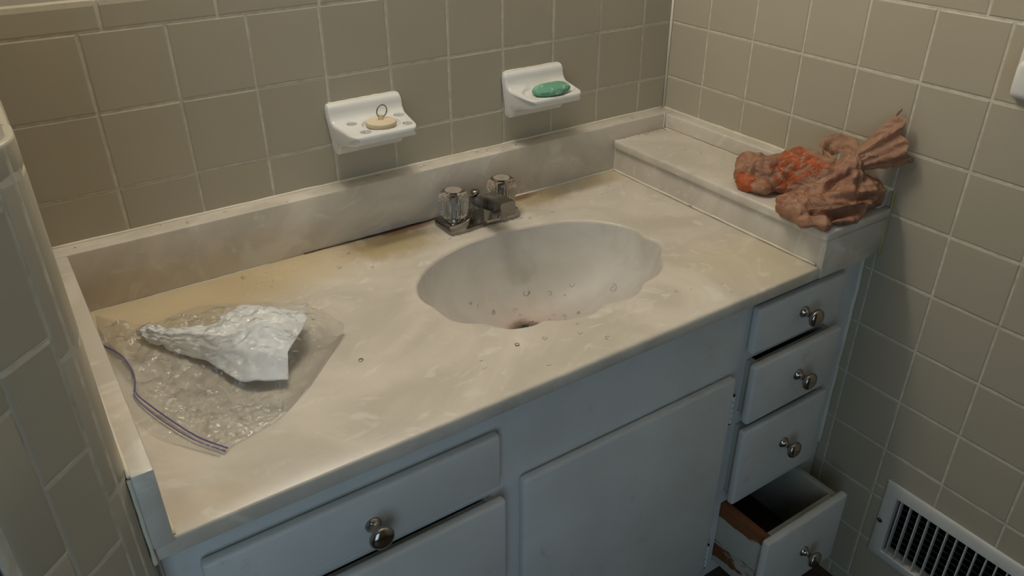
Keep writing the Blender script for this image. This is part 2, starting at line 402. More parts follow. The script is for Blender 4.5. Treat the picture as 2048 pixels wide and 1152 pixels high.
# duct behind the register
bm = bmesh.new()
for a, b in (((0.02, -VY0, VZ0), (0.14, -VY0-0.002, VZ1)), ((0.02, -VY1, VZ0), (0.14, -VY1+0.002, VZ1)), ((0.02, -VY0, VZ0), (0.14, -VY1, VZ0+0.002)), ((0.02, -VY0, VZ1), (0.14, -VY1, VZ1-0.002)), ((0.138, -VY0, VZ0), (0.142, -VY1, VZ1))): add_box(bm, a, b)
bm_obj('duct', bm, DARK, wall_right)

# left wing wall with its chamfered tiled end
D = Vector((-0.738, -0.675))           # along the chamfer, away from the counter
L1 = Vector((-1.2203, -0.5785)); L2 = L1+D*0.0546; L3 = L2+D*0.052
nI = Vector((-0.675, 0.738))           # into the wall
foot = [(-1.2065, 0.1), (-1.2065, -0.55), (-1.2130, -0.5665)]
for q in (L1+nI*0.0065, L2+nI*0.0065, L3+nI*0.0065): foot.append((q.x, q.y))
foot += [(-1.42, -0.60), (-1.42, 0.1)]
wall_left = prism('wall_left', foot, 0, HT, WALLPAINT, kind='structure')
gb = [(-1.2016, 0.0), (-1.2016, -0.545), (-1.2040, -0.5580), (-1.2095, -0.5668)]
for q in (L1+nI*GD, L2+nI*GD, L3+nI*GD): gb.append((q.x, q.y))
for q in (L3+nI*0.0064, L1+nI*0.0064): gb.append((q.x, q.y))
gb += [(-1.2128, -0.566), (-1.2064, -0.549), (-1.2064, 0.0)]
prism('grout_bed', gb, 0.0, CAPZ1-0.004, GROUT, wall_left)
angC = math.atan2(-D.y, -D.x)          # chamfer run from L3 towards L1; face on the right-hand side
zl = [0.0]+[1.033-0.112*k for k in range(9, -1, -1)]+[CAPZ0]
for j in range(len(zl)-1): lay(wall_left, 'tile', (L2.x, L2.y), angC, 0.0, 0.0546, zl[j], zl[j+1])
lay(wall_left, 'trim_tile', (L2.x, L2.y), angC, 0.0, 0.0546, CAPZ0, CAPZ1, True)
def bull(name, prof, z0, z1):
    prof = [(p.x, p.y) for p in catmull([(a, b, 0) for a, b in prof], 4)]
    """vertical bullnose piece: outline (front points) with thickness to the inside, rounded ends"""
    n = len(prof); v = []
    def ring(z, off):
        out = []
        for i, p in enumerate(prof):
            a = Vector(prof[max(i-1, 0)]); b = Vector(prof[min(i+1, n-1)]); t = (b-a).normalized(); nn = Vector((-t.y, t.x))
            q = Vector(p)+nn*off; out.append((q.x, q.y, z))
        return out
    z0 += G/2; z1 -= G/2
    R = [ring(z0, 0.006), ring(z0, 0.0018), ring(z0+0.001, 0.0005), ring(z0+0.003, 0), ring(z1-0.003, 0), ring(z1-0.001, 0.0005), ring(z1, 0.0018), ring(z1, 0.006)]
    for q in R: v += q
    fcs = [tuple(range(n)), tuple(range(7*n, 8*n))[::-1]]
    for k in range(7):
        for i in range(n-1): fcs.append((k*n+i, k*n+i+1, (k+1)*n+i+1, (k+1)*n+i))
    fcs.append(tuple(k*n for k in range(8))); fcs.append(tuple(k*n+n-1 for k in range(8))[::-1])
    fcs += [(0, 7*n, 7*n+n-1, n-1)] if False else []
    return py_obj(name, v, fcs, TILE, wall_left, auto=50)
s1 = [(-1.2000, -0.5200), (-1.2000, -0.5400), (-1.2012, -0.5500), (-1.2045, -0.5590), (-1.2095, -0.5665), (-1.2192, -0.5770)]
s2a, s2b = L2+D*0.0012, L3
s2 = [(s2a.x, s2a.y), ((L2+D*0.035).x, (L2+D*0.035).y), ((L2+D*0.044+nI*0.002).x, (L2+D*0.044+nI*0.002).y), ((L3+nI*0.007).x, (L3+nI*0.007).y), ((L3+D*0.002+nI*0.014).x, (L3+D*0.002+nI*0.014).y)]
# curved outlines run so that the inside is on the left of travel
zj = [0.0]+[1.161-0.152*k for k in range(7, -1, -1)]
for j in range(len(zj)-1): bull('bullnose_tile', s1[::-1], zj[j], zj[j+1])
bull('bullnose_tile', s1[::-1], zj[-1], CAPZ1)
zj2 = [0.0]+[1.0025-0.152*k for k in range(6, -1, -1)]+[CAPZ1]
for j in range(len(zj2)-1): bull('bullnose_tile', s2[::-1], zj2[j], zj2[j+1])
# counter-side face x = -1.2 (seen edge-on from the photograph)
le = [0.0012, 0.074, 0.186, 0.298, 0.410, 0.5195]
for i in range(len(le)-1):
    for j in range(len(rows)-1): lay(wall_left, 'tile', (-1.2, -0.5207), math.pi/2, 0.5207-le[i+1], 0.5207-le[i], rows[j], rows[j+1])
    lay(wall_left, 'trim_tile', (-1.2, -0.5207), math.pi/2, 0.5207-le[i+1], 0.5207-le[i], CAPZ0, CAPZ1, True)
q0 = L3+D*0.004+nI*0.004; q1 = q0+D*0.075; q2 = q1+nI*0.03; q3 = q0+nI*0.03
prism('trim_1', [(q.x, q.y) for q in (q0, q1, q2, q3)], 0, 2.05, WOOD, kind='structure')
box('floor', (-2.6, -2.6, -0.08), (0.15, 0.13, 0.0), FLOORM, kind='structure')
box('wall_front', (-1.15, -2.73, 0), (0.15, -2.6, HT), FARPAINT, kind='structure')
box('wall_far_left', (-2.73, -2.73, 0), (-2.6, 0.13, HT), FARPAINT, kind='structure')
box('wall_alcove', (-2.6, 0.0, 0), (-1.42, 0.13, HT), FARPAINT, kind='structure')
box('ceiling', (-2.73, -2.6, HT), (0.15, 0.13, HT+0.06), CEIL, kind='structure')

# ------------------------------------------------------------------ vanity top
CF = -0.552
X0, X1 = -1.1975, -0.1612
top = thing('sink_counter', 'stained cream marble counter with moulded scalloped sink and splashes', 'counter', (-0.68, -0.3, ZC))
TL = top.location.copy()
rim = [[-0.733,-0.2344],[-0.7135,-0.2111],[-0.6856,-0.1884],[-0.6492,-0.1696],[-0.6079,-0.1558],[-0.559,-0.1494],[-0.5126,-0.1496],[-0.4621,-0.1569],[-0.4145,-0.1701],[-0.3776,-0.1882],[-0.349,-0.2121],[-0.3262,-0.2424],[-0.3140,-0.2816],[-0.3191,-0.3050],[-0.3145,-0.3337],[-0.3281,-0.3587],[-0.3421,-0.3708],[-0.3624,-0.3973],[-0.3782,-0.4113],[-0.4018,-0.4227],[-0.4284,-0.428],[-0.4588,-0.446],[-0.48,-0.4504],[-0.4996,-0.4493],[-0.5252,-0.444],[-0.5554,-0.4529],[-0.5815,-0.4495],[-0.6044,-0.4425],[-0.6202,-0.4346],[-0.6263,-0.4304],[-0.6453,-0.4314],[-0.6655,-0.4259],[-0.6789,-0.4196],[-0.6926,-0.4048],[-0.7045,-0.3868],[-0.7122,-0.3805],[-0.724,-0.3714],[-0.7362,-0.353],[-0.7406,-0.333],[-0.7414,-0.3062],[-0.7461,-0.2881],[-0.745,-0.2643]]
cx, cy = -0.53, -0.30
pol = sorted((math.atan2(y-cy, x-cx), math.hypot(x-cx, y-cy)) for x, y in rim)
def rim_r(a):
    n = len(pol)
    for i in range(n):
        a0, r0 = pol[i]; a1, r1 = pol[(i+1) % n]
        if i == n-1: a1 += 2*math.pi
        for aa in (a, a+2*math.pi):
            if a0 <= aa < a1: t = (aa-a0)/(a1-a0); return r0+(r1-r0)*t
    return pol[0][1]
corner_as = [math.atan2(y-cy, x-cx) for x in (X0, X1) for y in (CF, -0.030)]
angs = [-math.pi+2*math.pi*i/240 for i in range(240)]
for ca in corner_as: angs[min(range(240), key=lambda i: abs(angs[i]-ca))] = ca
rad = [rim_r(a) for a in angs]
sm = rad[:]
for _ in range(40): sm = [0.25*sm[i-1]+0.5*sm[i]+0.25*sm[(i+1) % len(sm)] for i in range(len(sm))]
rad = [q+0.5*(q-z)*(1 if -3.0 < a < 0.25 else 0) for q, z, a in zip(rad, sm, angs)]
for _ in range(1): rad = [0.25*rad[i-1]+0.5*rad[i]+0.25*rad[(i+1) % len(rad)] for i in range(len(rad))]
def rect_r(a):
    c, s = math.cos(a), math.sin(a); t = 9
    if c > 1e-9: t = min(t, (X1-cx)/c)
    if c < -1e-9: t = min(t, (X0-cx)/c)
    if s > 1e-9: t = min(t, (-0.030-cy)/s)
    if s < -1e-9: t = min(t, (CF-cy)/s)
    return t
ell = []
for a in angs: ell.append(1/math.sqrt((math.cos(a)/0.205)**2+(math.sin(a)/0.145)**2))
n = len(angs); v, fcs = [], []
def ringpts(fn):
    for i, a in enumerate(angs):
        rr_, z = fn(i, a); v.append((cx+rr_*math.cos(a)-TL.x, cy+rr_*math.sin(a)-TL.y, z-TL.z))
def strip(k):
    for i in range(n): fcs.append((k*n+i, k*n+(i+1) % n, (k+1)*n+(i+1) % n, (k+1)*n+i))
# slab: outer edge underside -> rounded front -> flat -> rim lip
LB = 0.738
ringpts(lambda i, a: (rect_r(a)-0.014, LB))
ringpts(lambda i, a: (rect_r(a)-0.002, LB)); ringpts(lambda i, a: (rect_r(a), LB+0.003)); ringpts(lambda i, a: (rect_r(a), ZC-0.007))
ringpts(lambda i, a: (rect_r(a)-0.0012, ZC-0.003)); ringpts(lambda i, a: (rect_r(a)-0.0035, ZC-0.0008)); ringpts(lambda i, a: (rect_r(a)-0.008, ZC))
for t in (0.75, 0.5, 0.25): ringpts(lambda i, a, t=t: (rad[i]+0.006+(rect_r(a)-0.008-rad[i]-0.006)*t, ZC))
ringpts(lambda i, a: (rad[i]+0.006, ZC)); ringpts(lambda i, a: (rad[i]+0.002, ZC-0.0004)); ringpts(lambda i, a: (rad[i]-0.0005, ZC-0.002)); ringpts(lambda i, a: (rad[i]-0.002, ZC-0.005))
for k in range(13): strip(k)
py_obj('slab', v, fcs, TOP, top, auto=50)
# bowl
v, fcs = [], []
dx_, dy_ = -0.545, -0.268
DEP = 0.135
K = 26
for k in range(K+1):
    t = k/K
    for i, a in enumerate(angs):
        R0 = rad[i]-0.002
        bl = min(1, t*1.7); bl = bl*bl*(3-2*bl)
        base = R0*(1-bl)+min(ell[i], R0*0.96)*bl if t > 0 else R0
        rr_ = 0.10+0.90*(1-t)
        px = cx+(dx_-cx)*t**1.2+(base*rr_)*math.cos(a); py_ = cy+(dy_-cy)*t**1.2+(base*rr_)*math.sin(a)
        z = ZC-0.005-DEP*(1-rr_**2.6)**0.75
        v.append((px-TL.x, py_-TL.y, z-TL.z))
for k in range(K):
    for i in range(n): fcs.append((k*n+i, k*n+(i+1) % n, (k+1)*n+(i+1) % n, (k+1)*n+i))
py_obj('sink_bowl', v, fcs, BOWL, top, smooth=True)
zb = ZC-0.005-DEP*(1-0.10**2.6)**0.75
dr = lathe('drain', [(0.0235, 0.002), (0.023, 0.0042), (0.019, 0.0048), (0.0165, 0.002), (0.0160, -0.012), (0.004, -0.013)], CHROME, top, (dx_-TL.x, dy_-TL.y, zb-TL.z))
lathe('drain_hole', [(0.0155, -0.004), (0.001, -0.0041)], DARK, dr, (0, 0, 0))
# splashes
rel(box('backsplash', (X0, -0.0353, ZC-0.001), (-0.0015, 0.0003, ZS), MARBLE, top, 0.003), TL)
rel(box('side_splash', (X0-0.0005, CF-0.006, ZC-0.001), (-1.1770, -0.0345, ZS-0.0005), MARBLE, top, 0.0025), TL)
def wob(pts, amp=0.0006, f=40):
    return [(p[0]+amp*noise.noise(Vector(p)*f), p[1]+amp*noise.noise(Vector(p)*f+Vector((9, 0, 0))), p[2]+amp*noise.noise(Vector(p)*f+Vector((0, 9, 0)))) for p in pts]
def line(a, b, n=40): return [tuple(Vector(a).lerp(Vector(b), i/n)) for i in range(n+1)]
def bead(name, a, b, rad, parent, T, mat=CAULK):
    pts = wob(line(a, b)); bm = bmesh.new()
    add_tube(bm, pts, [rad*(0.8+0.5*abs(noise.noise(Vector(p)*60))) for p in pts], 8); o = bm_obj(name, bm, mat, parent, smooth=True); rel(o, T); return o
bead('caulk_bead', (-0.445, -0.0365, ZC+0.0006), (-0.160, -0.0365, ZC+0.0006), 0.0024, top, TL)
bead('caulk_bead', (-1.176, -0.0365, ZC), (-0.90, -0.0365, ZC), 0.0012, top, TL)
bead('caulk_bead', (-1.1762, -0.036, ZC+0.0003), (-1.1762, CF+0.004, ZC+0.0003), 0.0018, top, TL)
bead('caulk_bead', (-1.199, 0.0, ZS), (-0.002, 0.0, ZS), 0.0028, top, TL)
bead('caulk_bead', (-1.1997, -0.5545, 0.738), (-1.1997, -0.5545, ZS-0.005), 0.0026, top, TL)
SEAM = paint_mat('mildewed_seam', srgb(58, 44, 26), srgb(96, 60, 30), 0.9)
bead('caulk_bead', (-1.1992, -0.004, ZS-0.0012), (-1.1992, -0.5555, ZS-0.0012), 0.0022, top, TL)
bead('mildewed_seam', (-0.84, -0.0358, ZC), (-0.62, -0.0358, ZC), 0.0015, top, TL, SEAM)
bead('mildewed_seam', (-0.50, -0.0358, ZC), (-0.40, -0.0358, ZC), 0.0012, top, TL, SEAM)

# ------------------------------------------------------------------ raised ledge at the right end
led = thing('raised_ledge', 'raised cream marble ledge box between sink counter and right wall', 'ledge', (-0.09, -0.3, ZC)); T2 = led.location.copy()
rel(box('riser', (-0.161, CF-0.0025, 0.739), (-0.001, -0.036, 0.8072), MARBLE, led, 0.0015), T2)
rel(box('cap_slab', (-0.1675, CF-0.006, 0.8085), (-0.001, -0.0358, ZT), MARBLE, led, 0.004, 3), T2)
rel(box('wall_splash', (-0.0285, CF+0.004, ZT+0.0004), (-0.0008, -0.0358, ZS), MARBLE, led, 0.0035, 3), T2)
bead('caulk_bead', (-0.1622, -0.036, ZC+0.0006), (-0.1622, CF+0.01, ZC+0.0006), 0.0024, led, T2)
bead('caulk_bead', (-0.1615, -0.0365, ZC), (-0.1615, -0.0365, ZT), 0.0022, led, T2)
bead('caulk_bead', (-0.0295, -0.0362, ZT), (-0.0295, -0.0362, ZS), 0.0019, led, T2)
bead('caulk_bead', (-0.0290, -0.040, ZT+0.0004), (-0.0290, -0.50, ZT+0.0004), 0.0015, led, T2)
bead('caulk_bead', (-0.001, -0.002, ZS), (-0.001, CF, ZS), 0.0030, led, T2)
bead('caulk_bead', (-0.0015, CF-0.003, 0.742), (-0.0015, CF-0.003, ZS), 0.0026, led, T2, paint_mat('yellowed_caulk', srgb(206, 196, 150), srgb(170, 156, 70), 0.6))

# ------------------------------------------------------------------ cabinet
FY = -0.530
cab = thing('vanity_cabinet', 'white painted vanity cabinet with chrome knobs under the marble top', 'cabinet', (-0.6, -0.27, 0.0)); T3 = cab.location.copy()
CX0, CX1 = -1.196, -0.0035
rel(box('scribe_strip', (-1.2035, -0.5345, 0.0), (-1.195, FY+0.010, 0.7375), PAINT, cab, 0.001), T3)
# openings in the face frame (x0, x1, z0, z1)
OP = [(-0.281, -0.078, 0.640, 0.712), (-0.281, -0.078, 0.502, 0.6115), (-0.281, -0.078, 0.315, 0.4745), (-0.281, -0.078, 0.128, 0.285),
      (-1.150, -0.788, 0.620, 0.690), (-1.150, -0.788, 0.430, 0.5855), (-0.730, -0.330, 0.135, 0.590)]
xsb = sorted(set([CX0, CX1]+[q for o in OP for q in o[:2]])); zsb = sorted(set([0.095, 0.7375]+[q for o in OP for q in o[2:]]))
bm = bmesh.new(); vmap = {}
def gv(x, y, z):
    k = (round(x, 5), round(y, 5), round(z, 5))
    if k not in vmap: vmap[k] = bm.verts.new((x, y, z))
    return vmap[k]
solid = lambda i, j: 0 <= i < len(xsb)-1 and 0 <= j < len(zsb)-1 and not any(o[0] < (xsb[i]+xsb[i+1])/2 < o[1] and o[2] < (zsb[j]+zsb[j+1])/2 < o[3] for o in OP)
FB = FY+0.019
for i in range(len(xsb)-1):
    for j in range(len(zsb)-1):
        if not solid(i, j): continue
        a, b, c, d = xsb[i], xsb[i+1], zsb[j], zsb[j+1]
        bm.faces.new([gv(a, FY, c), gv(b, FY, c), gv(b, FY, d), gv(a, FY, d)]); bm.faces.new([gv(a, FB, d), gv(b, FB, d), gv(b, FB, c), gv(a, FB, c)])
        for (di, dj, p) in ((-1, 0, ((a, d), (a, c))), (1, 0, ((b, c), (b, d))), (0, -1, ((a, c), (b, c))), (0, 1, ((b, d), (a, d)))):
            if not solid(i+di, j+dj):
                (xa, za), (xb, zb_) = p; bm.faces.new([gv(xa, FY, za), gv(xa, FB, za), gv(xb, FB, zb_), gv(xb, FY, zb_)])
rel(bm_obj('face_frame', bm, PAINT, cab), T3)
for nm, a, b in (('side_panel', (CX0, FB, 0), (CX0+0.016, -0.002, 0.7375)), ('side_panel', (CX1-0.016, FB, 0), (CX1, -0.002, 0.7375)),
                 ('partition', (-0.76, FB, 0.1), (-0.745, -0.002, 0.60)), ('partition', (-0.312, FB, 0.1), (-0.297, -0.002, 0.60)), ('bottom_panel', (CX0+0.016, FB, 0.095), (CX1-0.016, -0.002, 0.111)),
                 ('toe_kick', (CX0+0.016, -0.47, 0), (CX1-0.016, -0.455, 0.095)), ('back_panel', (CX0+0.016, -0.012, 0.111), (CX1-0.016, -0.003, 0.60))):
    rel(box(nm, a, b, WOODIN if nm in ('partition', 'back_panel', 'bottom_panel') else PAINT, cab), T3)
rel(tube('caulk_bead', wob(line((-0.0030, FY-0.0015, 0.30), (-0.0030, FY-0.0015, 0.735)), 0.0012, 25), 0.0032, CAULK, cab), T3)
def knob(parent, x, y, z):
    k = lathe('knob', [(0.0105, 0.0), (0.0105, 0.0025), (0.0078, 0.0048), (0.0056, 0.0085), (0.0052, 0.0125), (0.0066, 0.0165), (0.0125, 0.0195), (0.0158, 0.0230), (0.0162, 0.0262), (0.0148, 0.0295), (0.0105, 0.0322), (0.0050, 0.0334), (0.0008, 0.0336)], KNOB, parent, (x, y, z), '-Y', 28, auto=60)
    k['label'] = 'round chrome mushroom knob'; return k
def drawer(x0, x1, z0, z1, pull, kx, kz, depth=0.40):
    yb = FY-pull-0.0004; yf = yb-0.016
    fr = box('drawer', (x0, yf, z0), (x1, yb, z1), PAINT, cab, 0.0055, 3); rel(fr, T3)
    def sub(nm, a, b, m, bev=0.0): o = box(nm, a, b, m, fr, bev); return o
    bx0, bx1, bz0, bz1 = x0+0.013, x1-0.010, z0+0.010, z1-0.0065
    y1 = yb+depth
    sub('drawer_side', (bx0, yb, bz0), (bx0+0.0135, y1, bz1), BOXMAT, 0.0015); sub('drawer_side', (bx1-0.0135, yb, bz0), (bx1, y1, bz1), WORNPAINT, 0.0015)
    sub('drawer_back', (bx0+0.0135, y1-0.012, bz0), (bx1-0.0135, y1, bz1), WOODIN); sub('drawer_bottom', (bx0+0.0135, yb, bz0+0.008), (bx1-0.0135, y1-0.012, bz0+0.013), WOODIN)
    sub('drawer_subfront', (bx0+0.0135, yb, bz0), (bx1-0.0135, yb+0.010, bz1-0.002), WORNPAINT)
    if kx is not None: knob(fr, kx, yf, kz)
    return fr
drawer(-0.291, -0.068, 0.632, 0.7205, 0.0012, -0.1745, 0.678)
drawer(-0.291, -0.067, 0.494, 0.6155, 0.0145, -0.1745, 0.557)
drawer(-0.291, -0.067, 0.308, 0.4785, 0.0150, -0.1745, 0.404)
drawer(-0.291, -0.067, 0.120, 0.2890, 0.105, -0.1745, 0.203)
drawer(-1.160, -0.779, 0.611, 0.7000, 0.0012, -0.966, 0.650)
drawer(-1.160, -0.776, 0.420, 0.5900, 0.009, -0.966, 0.505)
door = box('door', (-0.742, FY-0.0172, 0.125), (-0.318, FY-0.0014, 0.5985), PAINT, cab, 0.0055, 3); rel(door, T3)
def hinge(z):
    bm = bmesh.new()
    for k in range(5): add_tube(bm, [(-0.3165, FY-0.0150, z+k*0.0115+0.0006), (-0.3165, FY-0.0150, z+(k+1)*0.0115-0.0006)], 0.0030, 10)
    bm_obj('hinge', bm, PAINT, door, auto=40)
    tube('hinge_pin', [(-0.3165, FY-0.0150, z-0.003), (-0.3165, FY-0.0150, z+0.0605)], 0.0020, DARK, door)
hinge(0.503); hinge(0.150)

# ------------------------------------------------------------------ faucet
FX, FYc = -0.527, -0.086
fau = thing('faucet', 'tarnished chrome centerset faucet with two clear acrylic knobs behind sink', 'faucet', (FX, FYc, ZC+0.0004))
# base: ends low, middle raised, lofted along x
stn = [(-0.0745, 0.004, 0.024, 0.012), (-0.0725, 0.0105, 0.031, 0.0145), (-0.056, 0.0125, 0.0335, 0.016), (-0.038, 0.0135, 0.0335, 0.017), (-0.026, 0.019, 0.0320, 0.024), (-0.016, 0.026, 0.0310, 0.036), (0.0, 0.030, 0.0305, 0.040)]
stn = stn+[(-a, b, c, d) for a, b, c, d in stn[-2::-1]]
v, fcs = [], []
for (x, h0, hw, h) in stn:
    ring = [(-hw, 0), (-hw, 0.006), (-hw+0.003, 0.0085), (-hw*0.74, h-0.001), (-hw*0.66, h), (hw*0.66, h), (hw*0.78, h-0.0015), (hw, 0.0065), (hw, 0)]
    for (y, z) in ring: v.append((x, y, z))
m_ = 9
for k in range(len(stn)-1):
    for i in range(m_): fcs.append((k*m_+i, k*m_+(i+1) % m_, (k+1)*m_+(i+1) % m_, (k+1)*m_+i))
fcs += [tuple(range(m_)), tuple(range((len(stn)-1)*m_, len(stn)*m_))]
py_obj('base', v, fcs, CHROME, fau, auto=38)
# spout: rises from the middle, square tip over the basin
sp = [((0.010, 0.012), 0.017, 0.010), ((-0.010, 0.036), 0.0175, 0.013), ((-0.030, 0.047), 0.0165, 0.0125), ((-0.060, 0.052), 0.0155, 0.0118), ((-0.085, 0.0535), 0.0152, 0.0125), ((-0.0945, 0.0540), 0.0150, 0.0123)]
v, fcs = [], []
for ((y, z), hw, hh) in sp:
    c = 0.16
    for (a, b) in ((-1, -1+c), (-1+c, -1), (1-c, -1), (1, -1+c), (1, 1-c), (1-c, 1), (-1+c, 1), (-1, 1-c)): v.append((a*hw, y+0.12*b*hh, z+b*hh))
for k in range(len(sp)-1):
    for i in range(8): fcs.append((k*8+i, k*8+(i+1) % 8, (k+1)*8+(i+1) % 8, (k+1)*8+i))
fcs += [tuple(range(8)), tuple(range(len(sp)*8-8, len(sp)*8))]
v = [(x+0.004, y, z+0.002) for x, y, z in v]
spo = py_obj('spout', v, fcs, CHROME, fau, auto=35)
lathe('aerator', [(0.0085, 0.0), (0.0085, -0.006), (0.0070, -0.007)], CHROME, spo, (0, -0.082, 0.0425), n=20)
tube('lift_rod', [(0.011, 0.026, 0.012), (0.011, 0.026, 0.041)], 0.0030, CHROME, fau, 10)
lathe('lift_knob', [(0.0032, 0.036), (0.0050, 0.038), (0.0080, 0.041), (0.0085, 0.0440), (0.0070, 0.0468), (0.001, 0.0478)], CHROME, fau, (0.011, 0.026, 0), n=20, auto=60)
for sx in (-0.0505, 0.0505):
    fl = lambda a, k: 1+0.030*math.cos(30*a) if 2 <= k <= 5 else 1.0
    hd = lathe('handle', [(0.0185, 0.0215), (0.0215, 0.0235), (0.0232, 0.027), (0.0250, 0.042), (0.0262, 0.053), (0.0262, 0.058), (0.0250, 0.0640), (0.0215, 0.0695), (0.0180, 0.0716), (0.0160, 0.0718), (0.0120, 0.0718), (0.001, 0.0718)], ACRYL, fau, (sx, -0.002, 0), n=180, mod=fl, auto=50)
    hd['label'] = 'fluted clear acrylic knob'
    lathe('handle_collar', [(0.0165, 0.0125), (0.0170, 0.0185), (0.0155, 0.0212)], CHROME, fau, (sx, -0.002, 0), n=32)
    lathe('handle_cap', [(0.0150, 0.0722), (0.0130, 0.0726), (0.001, 0.0722)], FROST, hd, (0, 0, 0), n=32)
    lathe('stem', [(0.0075, 0.0218), (0.0075, 0.046), (0.0060, 0.050), (0.0055, 0.058), (0.001, 0.0585)], CHROME, hd, (0, 0, 0), n=20)

# ------------------------------------------------------------------ ceramic wall fittings
def ceramic_dish(name, wl, wr, label, cat, holes):
    """lofted glazed shelf: wl/wr x extents at the wall; local coords are world; holes: (x, y, rx, ry, depth)"""
    zc_ = 0.925
    t = thing(name, label, cat, ((wl+wr)/2, 0.0, zc_)); T = t.location
    prof = [(0.0005, 0.069), (-0.0040, 0.0690), (-0.0075, 0.0680), (-0.0105, 0.0655), (-0.0125, 0.0615), (-0.0135, 0.0560), (-0.0155, 0.0490), (-0.0195, 0.0435), (-0.0250, 0.0405)]
    for k in range(1, 71): tt = k/70; prof.append((-0.025-tt*0.058, 0.0405-tt*0.0055))
    prof += [(-0.0860, 0.0343), (-0.0878, 0.0325), (-0.0880, 0.0270), (-0.0868, 0.0215), (-0.0835, 0.0185), (-0.065, 0.0140), (-0.048, 0.0095), (-0.036, 0.0050), (-0.0275, -0.0010), (-0.0225, -0.0075), (-0.0185, -0.0125), (-0.0135, -0.0150), (-0.0005, -0.0152), (0.0005, -0.015)]
    N = 190; v, fcs = [], []
    np_ = len(prof)
    for i in range(N+1):
        s = i/N*2-1
        e = max(0.0, (abs(s)-0.93)/0.07); sh = 1-math.sqrt(max(0.0, 1-e*e))      # rounded ends
        for (y, z) in prof:
            dep = max(0.0, min(1.0, -(y+0.012)/0.075))
            half = (wr-wl)/2; cxm = (wl+wr)/2
            taper = 0.010*dep + 0.004
            if z < 0.012: taper += 0.006*min(1, (0.012-z)/0.02)*1.0
            # front corners rounded in plan
            fc = max(0.0, (-y-0.070)/0.018); taper += 0.010*(1-math.sqrt(max(0.0, 1-min(1, fc)**2)))
            x = cxm+s*(half-taper+0.004)
            zz = z; yy = y
            ymid, zmid = (-0.004, 0.03) if y > -0.018 else (y, 0.028)
            yy += (ymid-yy)*sh*0.5 if y > -0.018 else 0; zz += (zmid-zz)*sh*0.45
            if y < -0.02 and z > 0.034:
                for (hx, hy, rx, ry, dp) in holes:
                    d = ((x-hx)/rx)**2+((y-hy)/ry)**2
                    d = math.sqrt(d); q = min(1.0, max(0.0, (1.0-d)/0.13)); zz -= dp*q*q*(3-2*q)
            v.append((x-T.x, yy-T.y, zc_+zz-T.z))
    for i in range(N):
        for k in range(np_-1): fcs.append((i*np_+k, i*np_+k+1, (i+1)*np_+k+1, (i+1)*np_+k))
    fcs += [tuple(range(np_)), tuple(range(N*np_, (N+1)*np_))]
    py_obj('dish_body', v, fcs, CERAM, t, auto=55)
    return t
td = ceramic_dish('toothbrush_holder', -0.7605, -0.6255, 'white ceramic wall toothbrush holder with holes, holding a rubber plug', 'toothbrush holder',
    [(-0.7290, -0.0330, 0.0085, 0.0075, 0.013), (-0.7230, -0.0720, 0.0095, 0.0070, 0.013), (-0.6440, -0.0330, 0.0095, 0.0075, 0.013), (-0.6475, -0.0700, 0.0085, 0.0070, 0.013), (-0.6855, -0.0510, 0.0335, 0.0270, 0.005)])
sd = ceramic_dish('soap_dish', -0.4175, -0.2835, 'plain white ceramic wall soap dish holding green soap', 'soap dish', [(-0.3480, -0.0520, 0.056, 0.0335, 0.0045)])
def caulk_frame(t, wl, wr):
    T = t.location; pts = [(wl+0.007, -0.0005, 0.9930), (wr-0.007, -0.0005, 0.9930)]
    bead('caulk_bead', pts[0], pts[1], 0.0030, t, T)
caulk_frame(td, -0.7605, -0.6255); caulk_frame(sd, -0.4175, -0.2835)
plug = thing('drain_stopper', 'cream rubber sink stopper with wire ring, lying in toothbrush holder', 'stopper', (-0.6850, -0.0500, 0.9615))
PZ = 0.9575-0.9615+0.0005
lathe('stopper_disc', [(0.0215, PZ), (0.0245, PZ+0.002), (0.0255, PZ+0.0055), (0.0245, PZ+0.0085), (0.0190, PZ+0.0100), (0.0090, PZ+0.0108), (0.001, PZ+0.011)], RUBBER, plug, n=48, auto=50)
lathe('nub', [(0.0048, PZ+0.0105), (0.0042, PZ+0.016), (0.0038, PZ+0.0185), (0.001, PZ+0.0195)], RUBBER, plug, n=20, auto=50)
ring = []
for i in range(33):
    a = math.radians(-100+348*i/32); ring.append((0.0035+0.0105*math.cos(a), 0.002+0.0035*math.cos(a), PZ+0.0235+0.0100*math.sin(a)))
tube('pull_ring', ring, 0.0011, CHROME, plug, 8)
# soap
bm = bmesh.new(); bmesh.ops.create_icosphere(bm, subdivisions=5, radius=1.0)
for p in bm.verts:
    c = p.co; e = 0.72
    sx, sy, sz = (math.copysign(abs(q)**e, q) for q in c)
    p.co = Vector((sx*0.0375, sy*0.0185, sz*0.0085*(1-0.10*sx*sx)))+c*0.0012*fbm(c*2.2)
so = bm_obj('soap_bar', bm, SOAP, smooth=True); so.location = (-0.3475, -0.0600, 0.9665); so.rotation_euler = (math.radians(7), math.radians(-2), math.radians(-4))
tag(so, 'worn green oval soap bar in the right ceramic dish', 'soap')
